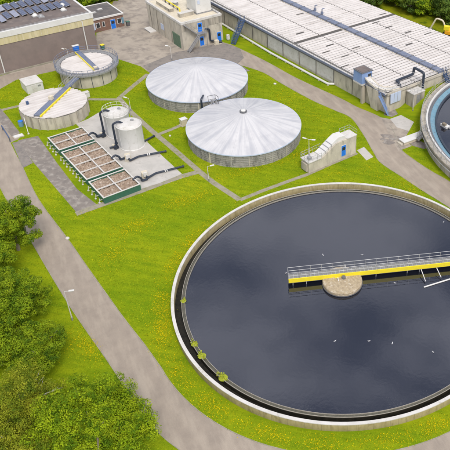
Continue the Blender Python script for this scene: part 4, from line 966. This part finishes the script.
MB().box(-.3, 0-.003, .3, 1.7, .2, 1.6).build('low_recess', 'concrete_dark', t)

# ------------------------------------------------------------------ right-hand tank
cR = Vector((30.97, 107.91, 0))
t = tR = thing('aeration_tank', 'second round tank at the right edge with railed walkway and turquoise inner ring', 'tank', cR)
MB().lathe([(26.15, 0), (26.15, 2.2), (25.9, 2.2), (25.9, -.5)], 200, closed=False).build('wall', 'concrete_dark', t, True)
MB().lathe([(25.75, 2.2), (25.75, 2.4), (26.67, 2.4), (26.67, 2.2)], 200).build('walkway', 'concrete_dark', t)
MB().lathe([(25.4, 1.3), (25.4, 2.55), (25.7, 2.55), (25.7, 1.3)], 200).build('white_rim', 'white', t, True)
MB().lathe([(24.9, 1.3), (24.9, 2.2), (25.39, 2.2), (25.39, 1.3)], 200).build('gutter', 'steel_dark', t)
MB().lathe([(24.9, 2.1), (24.0, 1.75)], 200, closed=False).build('inner_slope', 'turq', t, True)
MB().lathe([(24.0, 1.75), (23.95, 1.95), (23.6, 1.95), (23.6, 1.4)], 200, closed=False).build('weir', 'black', t, True)
railing(MB(), ring_pts(26.62, 2.4, 110), 1.0, .035, 1.5, True).build('outer_railing', 'frame', t)
MB().tube(ring_pts(26.72, 1.75, 150), .06, 6, True).build('side_rail', 'frame', t)
MB().tube(ring_pts(26.3, 1.2, 150), .06, 6, True).build('side_rail', 'frame', t)
railing(MB(), ring_pts(25.8, 2.4, 110), .8, .03, 1.5, True).build('inner_railing', 'frame', t)
o = MB().disc(23.7, 1.62, 160); o = o.build('water', 'water'); o.location = cR; tag(o, kind='structure')
v = at(445, 126.5, 1.62); o = thing('surface_scoop', 'small pale and rusty scoop box floating by the inner ring of the right tank', 'skimmer', (v.x, v.y, 1.55), R(-45))
MB().box(-.8, .8, -.45, .45, 0, .45).build('trough', 'white', o, bevel=.05); MB().box(-.35, .35, -.55, .0, .452, .85).build('gear', 'bark', o); MB().tube([(-1.1, 0, .2), (1.1, 0, .2)], .12, 8).build('axle', 'steel', o)
# landing and steps at its left
v = at(403, 145.5); e = at(422, 138.5); d = e-v; o = thing('entry_step', 'pale concrete landing block leading to the right tank', 'steps', (v.x, v.y, 0), math.atan2(d.y, d.x))
MB().box(.2, d.length+.6, -.1, 1.35, .0, .5).build('block', 'beige', o); MB().box(.1, d.length+.7, -.2, 1.45, .5, .62).build('top_slab', 'white', o); MB().box(-.4, .09, .0, 1.25, 0, .28).build('step', 'concrete', o)
stair('tank_stairs', 'grey railed steps between landing block and right tank walkway', at(417.5, 139.5, .6), at(426.5, 130, 2.4), .9, 'steel', 8)

for i, (px, py, r_, lab) in enumerate([(275, 84, .3, 'white marker stone on the grass beside the right-hand bend of the eastern road'), (170, 136, .2, 'small white stone cap on the grass by the path crossing'), (67.5, 238.5, .28, 'pale stone at the edge of the left road'), (364.5, 16, .3, 'white stone lying in the rough grass behind the basin')]):
    v = at(px, py); o = thing('marker_stone', lab, 'stone', v, .4*i); MB().lathe([(.001, .22), (r_*.6, .2), (r_, .1), (r_, 0)], 9, closed=False).build('stone', 'cap', o)
# ------------------------------------------------------------------ street lamps
def lamp(base, h, arm, lab, double=False, curved=False, hgt0=0):
    t = thing('lamp_post', lab, 'lamp post', base, 0, 'lamp posts on the site')
    MB().tube([(0, 0, 0), (0, 0, h)], [.075, .045], 10).build('post', 'cap', t, True)
    MB().cyl(0, 0, 0, .5, .11, 12).build('base', 'steel', t, True)
    for s_ in ((1, -1) if double else (1,)):
        a = Vector((arm[0]*s_, arm[1]*s_, 0)); n = a.normalized()
        MB().bend([(0, 0, h-.05), Vector((0, 0, h+.15)) if not curved else Vector((0, 0, h+.5)), a*.6+Vector((0, 0, h+.2 if not curved else h+.5)), a+Vector((0, 0, h+.2))], .035, .25, 7).build('arm', 'cap', t, True)
        hd = MB(); hd.beam(a+Vector((0, 0, h+.16)), a+n*.65+Vector((0, 0, h+.22)), .26, .13); hh_ = hd.build('lamp_head', 'white', t, bevel=.03)
        MB().beam(a+n*.08+Vector((0, 0, h+.13)), a+n*.55+Vector((0, 0, h+.18)), .18, .03).build('lens', 'white_glass', hh_)
    return t
lamp(at(72.5, 320), 4.6, (.5, .1), 'lamp post on the grass verge beside the left road')
lamp(at(209, 181.5), 2.7, (.4, .15), 'lamp post beside the path in front of the nearer domed tank')
lamp(at(172, 60.5), 3.0, (-.35, 0), 'lamp post on the asphalt between far domed tank and grey building')
v = W(56.6, 76.3, 1.9); lamp(v, 3.0, (.45, -.1), 'double headed lamp post on the low pump house platform', True)
lamp(at(412.7, 112), 4.1, (-.5, .1), 'lamp post on the grass in front of the black pipe loop')
lamp(at(70, 63), 2.6, (-.7, .3), 'hooked lamp post behind the gallery ringed tank', curved=True)
lamp(at(131, 111), 2.4, (-.4, .1), 'short lamp post on the path behind the white silos')

# ------------------------------------------------------------------ yellow machine behind the basin
v = at(449, 33, 1.0); t = thing('yellow_excavator', 'yellow excavator with bent arm parked beyond the far side of the basin', 'excavator', (v.x, v.y, 0), R(165))
for s_ in (-1, 1): MB().box(-1.6, 1.6, s_*1.0-.25, s_*1.0+.25, 0, .7).build('track', 'tyre', t, bevel=.15)
MB().box(-1.5, .9, -1.1, 1.1, .9, 1.9).build('body', 'rust_yellow', t, bevel=.15)
MB().box(-.1, 1.2, .1, 1.05, 1.9, 2.9).build('cab', 'yellow', t, bevel=.08); MB().box(0, 1.21, .2, .95, 2.2, 2.75).build('window', 'glass', t)
MB().bend([(.9, -.4, 1.6), (1.8, -.4, 3.6), (3.4, -.4, 3.9), (4.6, -.4, 1.2)], .2, .5).build('boom', 'beige', t, True)
MB().box(4.2, 5.0, -.9, .1, .5, 1.25).build('bucket', 'steel_dark', t, bevel=.1)

# ------------------------------------------------------------------ trees
def leaf_mesh(name, clumps, leaf, n, mat, parent, seed, droop=0):
    """many small folded leaf faces spread through clump shells"""
    rg = np.random.default_rng(seed)
    C = np.array([c[:3] for c in clumps]); Rr = np.array([c[3] for c in clumps])
    w = Rr**2; idx = rg.choice(len(C), n, p=w/w.sum())
    d = rg.normal(size=(n, 3)); d /= np.linalg.norm(d, axis=1)[:, None]
    rad = Rr[idx]*(.55+.5*rg.random(n)**.6)
    pos = C[idx]+d*rad[:, None]*np.array([1, 1, .8])
    keep = pos[:, 2] > .15; pos = pos[keep]; d = d[keep]; n = len(pos)
    u = rg.normal(size=(n, 3)); nn = d*.9+rg.normal(size=(n, 3))*.55+np.array([0, 0, .5]); nn /= np.linalg.norm(nn, axis=1)[:, None]
    u -= nn*(u*nn).sum(1)[:, None]; u /= np.linalg.norm(u, axis=1)[:, None]; v = np.cross(nn, u)
    if droop: u = u*.6+np.array([0, 0, -droop]); 
    s_ = leaf*(.6+.8*rg.random(n))[:, None]
    V = np.stack([pos-u*s_, pos+v*s_*.55, pos+u*s_, pos-v*s_*.55], 1).reshape(-1, 3)
    me = bpy.data.meshes.new(name); me.vertices.add(len(V)); me.vertices.foreach_set('co', V.ravel())
    me.loops.add(4*n); me.loops.foreach_set('vertex_index', np.arange(4*n)); me.polygons.add(n); me.polygons.foreach_set('loop_start', np.arange(0, 4*n, 4)); me.polygons.foreach_set('loop_total', np.full(n, 4))
    me.update(); me.materials.append(M[mat]); o = bpy.data.objects.new(name, me); COL.objects.link(o); o.parent = parent; return o
def tree(base, h, r, mat, lab, seed, n=26000, leaf=.13, ncl=60, trunk_r=.25, low=.1, bare=False, cat='tree', name='broadleaf_tree', group='trees by the left road', flat=1.0, crs=1.0):
    rn = random.Random(seed); t = thing(name, lab, cat, (base[0], base[1], 0), 0, group)
    cz = h*(low+1)/2; hz = h*(1-low)/2; cl = []
    for k in range(ncl):
        while True:
            d = Vector((rn.gauss(0, 1), rn.gauss(0, 1), rn.gauss(0, 1)));
            if d.length > .01: break
        d.normalize(); q = rn.uniform(.6, .92) if k % 4 else rn.uniform(.15, .5); cr_ = r*(rn.uniform(.10, .22) if k % 4 else rn.uniform(.28, .38))*crs
        cl.append((d.x*r*q, d.y*r*q, cz+d.z*hz*q*flat, cr_))
    leaf_mesh('crown', cl, leaf, n, mat, t, seed, .35 if bare else 0)
    tk = MB(); tk.tube([(0, 0, 0), (.1, .05, h*.3), (.15, -.1, h*.6), (0, 0, h*.8)], [trunk_r, trunk_r*.75, trunk_r*.5, trunk_r*.2], 10); tk.build('trunk', 'bark', t, True)
    lb = MB()
    for k in range(18 if bare else 10):
        c = rn.choice(cl); s_ = Vector((.1, 0, h*rn.uniform(.25, .55))); e = Vector(c[:3]); 
        if bare: e = Vector((e.x*1.1, e.y*1.1, e.z*1.05))
        m_ = s_.lerp(e, .5)+Vector((rn.uniform(-.4, .4), rn.uniform(-.4, .4), h*.05)); lb.tube([s_, m_, e], [trunk_r*.4, trunk_r*.28, trunk_r*(.07 if bare else .1)], 6)
    lb.build('limbs', 'cap' if bare else 'bark', t, True)
    return t
def tpos(px, py, z): v = at(px, py, z); return (v.x, v.y)
tree(tpos(10, 224, 4.5), 8.4, 4.1, 'leaf_mid', 'round mid green tree overhanging the left road, furthest of the left trees', 31, 60000, ncl=110, leaf=.09, crs=.9)
tree(tpos(-12, 262, 3.5), 6.5, 3.6, 'leaf_mid', 'dark leafy tree cut by the left edge below the furthest roadside tree', 12, 40000, ncl=90, leaf=.09)
tree(tpos(14, 304, 4.2), 8.0, 4.6, 'leaf_mid', 'broad green tree level with the verge lamp post', 13, 70000, ncl=120, leaf=.09, crs=.9)
tree(tpos(-8, 340, 4), 7.5, 4.2, 'leaf_mid', 'half hidden green tree at the left edge behind the olive one', 14, 45000, ncl=90, leaf=.09)
tree(tpos(34, 350, 3), 6.0, 3.6, 'leaf_mid', 'small mid green tree between the lamp post tree and the bright one', 15, 40000, ncl=90, leaf=.085)
tree(tpos(23, 405, 4), 7.6, 4.6, 'leaf_olive', 'olive yellow tree with pale bare twigs at the lower left', 16, 60000, ncl=110, leaf=.085, bare=True)
tree(tpos(-15, 440, 4), 7.5, 4, 'leaf_olive', 'second olive tree in the bottom left corner', 19, 40000, leaf=.085, bare=True)
tree(tpos(92, 428, 4.5), 8.8, 6.3, 'leaf_bright', 'largest bright yellow green tree at the bottom beside the road', 17, 170000, ncl=260, leaf=.082, trunk_r=.35, low=.06, crs=.8)
tree(tpos(22, 462, 3.5), 6.5, 4.4, 'leaf_olive', 'low olive tree in front of the bare twigged one at bottom edge', 18, 50000, ncl=90, leaf=.085)
# far trees: right top, behind hall
rb = random.Random(5)
far = [(372, -3, 5), (384, -8, 6), (396, -4, 6), (407, -9, 7), (413, 4, 5.5), (424, 5, 6), (433, -3, 7), (441, 8, 6), (449, 2, 7), (455, 16, 6), (462, 8, 7), (420, -10, 7), (436, -14, 8), (452, -12, 8), (400, -16, 7), (378, -14, 7)]
desc = ['low shrub', 'rounded bush', 'dark tree', 'leafy tree']
for i, (px, py, r_) in enumerate(far):
    x_, y_ = tpos(px, py, 2.5); m_ = ['leaf_dark', 'leaf_dark', 'leaf_mid'][i % 3]
    tree((x_, y_), r_*1.15, r_*.75, m_, '%s green tree of the thicket beyond the basin, about %s from the left' % (['dark', 'very dark', 'lighter'][i % 3], ords[i]), 40+i, 6500, leaf=.24, ncl=40, trunk_r=.2, low=.0, group='trees beyond the covered basin')
farl = [(4, 0, 4), (18, -4, 4.5), (34, -6, 4), (48, -8, 4), (64, -8, 5), (78, -6, 5), (88, 0, 3.5), (96, -3, 4), (104, -4, 4), (113, -6, 4.5)]
for i, (px, py, r_) in enumerate(farl):
    x_, y_ = tpos(px, py, 1.5); m_ = ['leaf_mid', 'leaf_dark', 'leaf_mid'][i % 3]
    tree((x_, y_), r_*1.0, r_*.75, m_, '%s bush behind the hall roof line, %s from the left' % (['mid green', 'dark green', 'green'][i % 3], ords[i]), 70+i, 5000, leaf=.22, ncl=30, trunk_r=.15, low=.0, cat='bush', name='bush', group='bushes behind the hall')

# ------------------------------------------------------------------ grass tufts and dandelions
def inside(poly, P):
    x, y = P[:, 0], P[:, 1]; n = len(poly); c = np.zeros(len(P), bool); j = n-1
    for i in range(n):
        xi, yi = poly[i]; xj, yj = poly[j]
        m = ((yi > y) != (yj > y)) & (x < (xj-xi)*(y-yi)/((yj-yi) if abs(yj-yi) > 1e-9 else 1e-9)+xi); c ^= m; j = i
    return c
OBST = [((TC.x, TC.y), 22.3), (c1, 9.6), ((-26.19, 101.45), 9.9), ((cA.x, cA.y), 5.8), ((cB.x, cB.y), 5.3), ((cR.x, cR.y), 26.8)]
RECT = [(81.4, 113, 74.9, 82), (55, 65.4, 74.3, 76.8), (76, 112, 78.9, 155), (62, 72, 127, 147), (0, 48.5, 137.6, 155), (48, 58.5, 146, 156), (29.8, 33, 126.8, 130.5), (25.2, 32, 88.3, 111)]
def free(P):
    ok = np.ones(len(P), bool)
    for p in EXCL: ok &= ~inside(p, P)
    for (c, r_) in OBST: ok &= np.hypot(P[:, 0]-c[0], P[:, 1]-c[1]) > r_
    su = (P[:, 0]+P[:, 1])*Q; sv = (P[:, 1]-P[:, 0])*Q
    for a, b, c, d in RECT: ok &= ~((su > a) & (su < b) & (sv > c) & (sv < d))
    return ok
def raw_mesh(name, V, mat, nv=3):
    n = len(V)//nv; me = bpy.data.meshes.new(name); me.vertices.add(len(V)); me.vertices.foreach_set('co', V.ravel())
    me.loops.add(nv*n); me.loops.foreach_set('vertex_index', np.arange(nv*n)); me.polygons.add(n)
    me.polygons.foreach_set('loop_start', np.arange(0, nv*n, nv)); me.polygons.foreach_set('loop_total', np.full(n, nv)); me.update()
    me.materials.append(M[mat]); o = bpy.data.objects.new(name, me); COL.objects.link(o); return o
def at_many(p):
    F, Rr, U = np.array(fw), np.array(rt), np.array(up)
    d = F+(p[:, :1]-CX)/FPX*Rr-(p[:, 1:]-CY)/FPX*U; return d[:, :2]*(CAM_H/-d[:, 2:])
pos = RNG.uniform([-75, 36], [32, 135], (420000, 2)); pos = pos[free(pos)]
n = len(pos); print('tufts', n)
h_ = .03+.07*RNG.random(n)**2; a_ = RNG.random(n)*6.283; w_ = .04+.05*RNG.random(n); lean = RNG.normal(0, .10, (n, 2))
b3 = np.c_[pos, np.zeros(n)]; sv_ = np.c_[np.cos(a_)*w_, np.sin(a_)*w_, np.zeros(n)]; top = b3+np.c_[lean, h_]
V = np.stack([b3-sv_, b3+sv_, top], 1).reshape(-1, 3); tag(raw_mesh('grass', V, 'blade'), 'short mown grass with longer tufts', 'grass', kind='stuff')
# dandelion drifts
drift = [((255, 300), 60, 30)]
pts = []
def spray(px0, py0, px1, py1, spread, cnt):
    a, b = at(px0, py0), at(px1, py1); f = RNG.random(cnt)[:, None]; A = np.array(a.xy); B = np.array(b.xy)
    # patchy along the line
    c = A+(B-A)*f+RNG.normal(0, spread, (cnt, 2)); return c
for s_ in [(118, 232, 150, 220, .9, 260), (80, 218, 95, 212, .7, 40), (104, 262, 122, 247, .8, 140), (165, 207, 208, 193, .9, 330), (172, 300, 198, 240, .8, 420), (160, 350, 172, 300, .9, 300), (265, 165, 315, 150, .7, 260), (235, 175, 262, 165, .8, 180),
           (275, 100, 330, 122, 1.2, 240), (275, 92, 300, 100, 1.0, 120), (130, 78, 138, 92, .8, 160), (135, 72, 128, 88, .6, 60), (0, 100, 12, 92, .8, 60), (85, 335, 100, 360, .6, 170), (60, 330, 80, 350, .8, 90), (380, 175, 420, 192, .9, 160), (405, 100, 412, 115, .8, 90), (300, 60, 350, 100, 1.0, 80), (160, 165, 190, 190, 1, 120), (330, 175, 372, 168, .6, 70), (395, 9, 410, 12, 1.8, 120), (215, 180, 235, 172, .6, 60), (98, 300, 118, 330, .5, 60)]:
    pts.append(spray(*s_))
aa = RNG.uniform(R(150), R(330), 2300); wgt = (np.sin(aa*23)+np.sin(aa*57+1)+np.sin(aa*91+2)) > -.3; aa = aa[wgt]; rr = 22.9+RNG.random(len(aa))*1.5
pts.append(np.c_[TC.x+rr*np.cos(aa), TC.y+rr*np.sin(aa)])
pts.append(RNG.uniform([-75, 36], [32, 135], (900, 2)))
D = np.concatenate(pts); D = D[free(D)]; D = D[RNG.random(len(D)) < .8]; n = len(D); cl_ = 4
D = np.repeat(D, cl_, 0)+RNG.normal(0, .38, (n*cl_, 2)); n = len(D)
s_ = (.02+.032*RNG.random(n)**2); z_ = .10+.06*RNG.random(n); tl = RNG.normal(0, .3, (n, 2))
vs = []
for k in range(6):
    a = k*math.pi/3; vs.append(np.c_[D[:, 0]+s_*math.cos(a), D[:, 1]+s_*math.sin(a), z_+s_*(math.cos(a)*tl[:, 0]+math.sin(a)*tl[:, 1])])
V = np.stack(vs, 1).reshape(-1, 3); tag(raw_mesh('dandelions', V, 'dandelion', 6), 'drifts of yellow dandelions in the grass', 'flowers', kind='stuff')
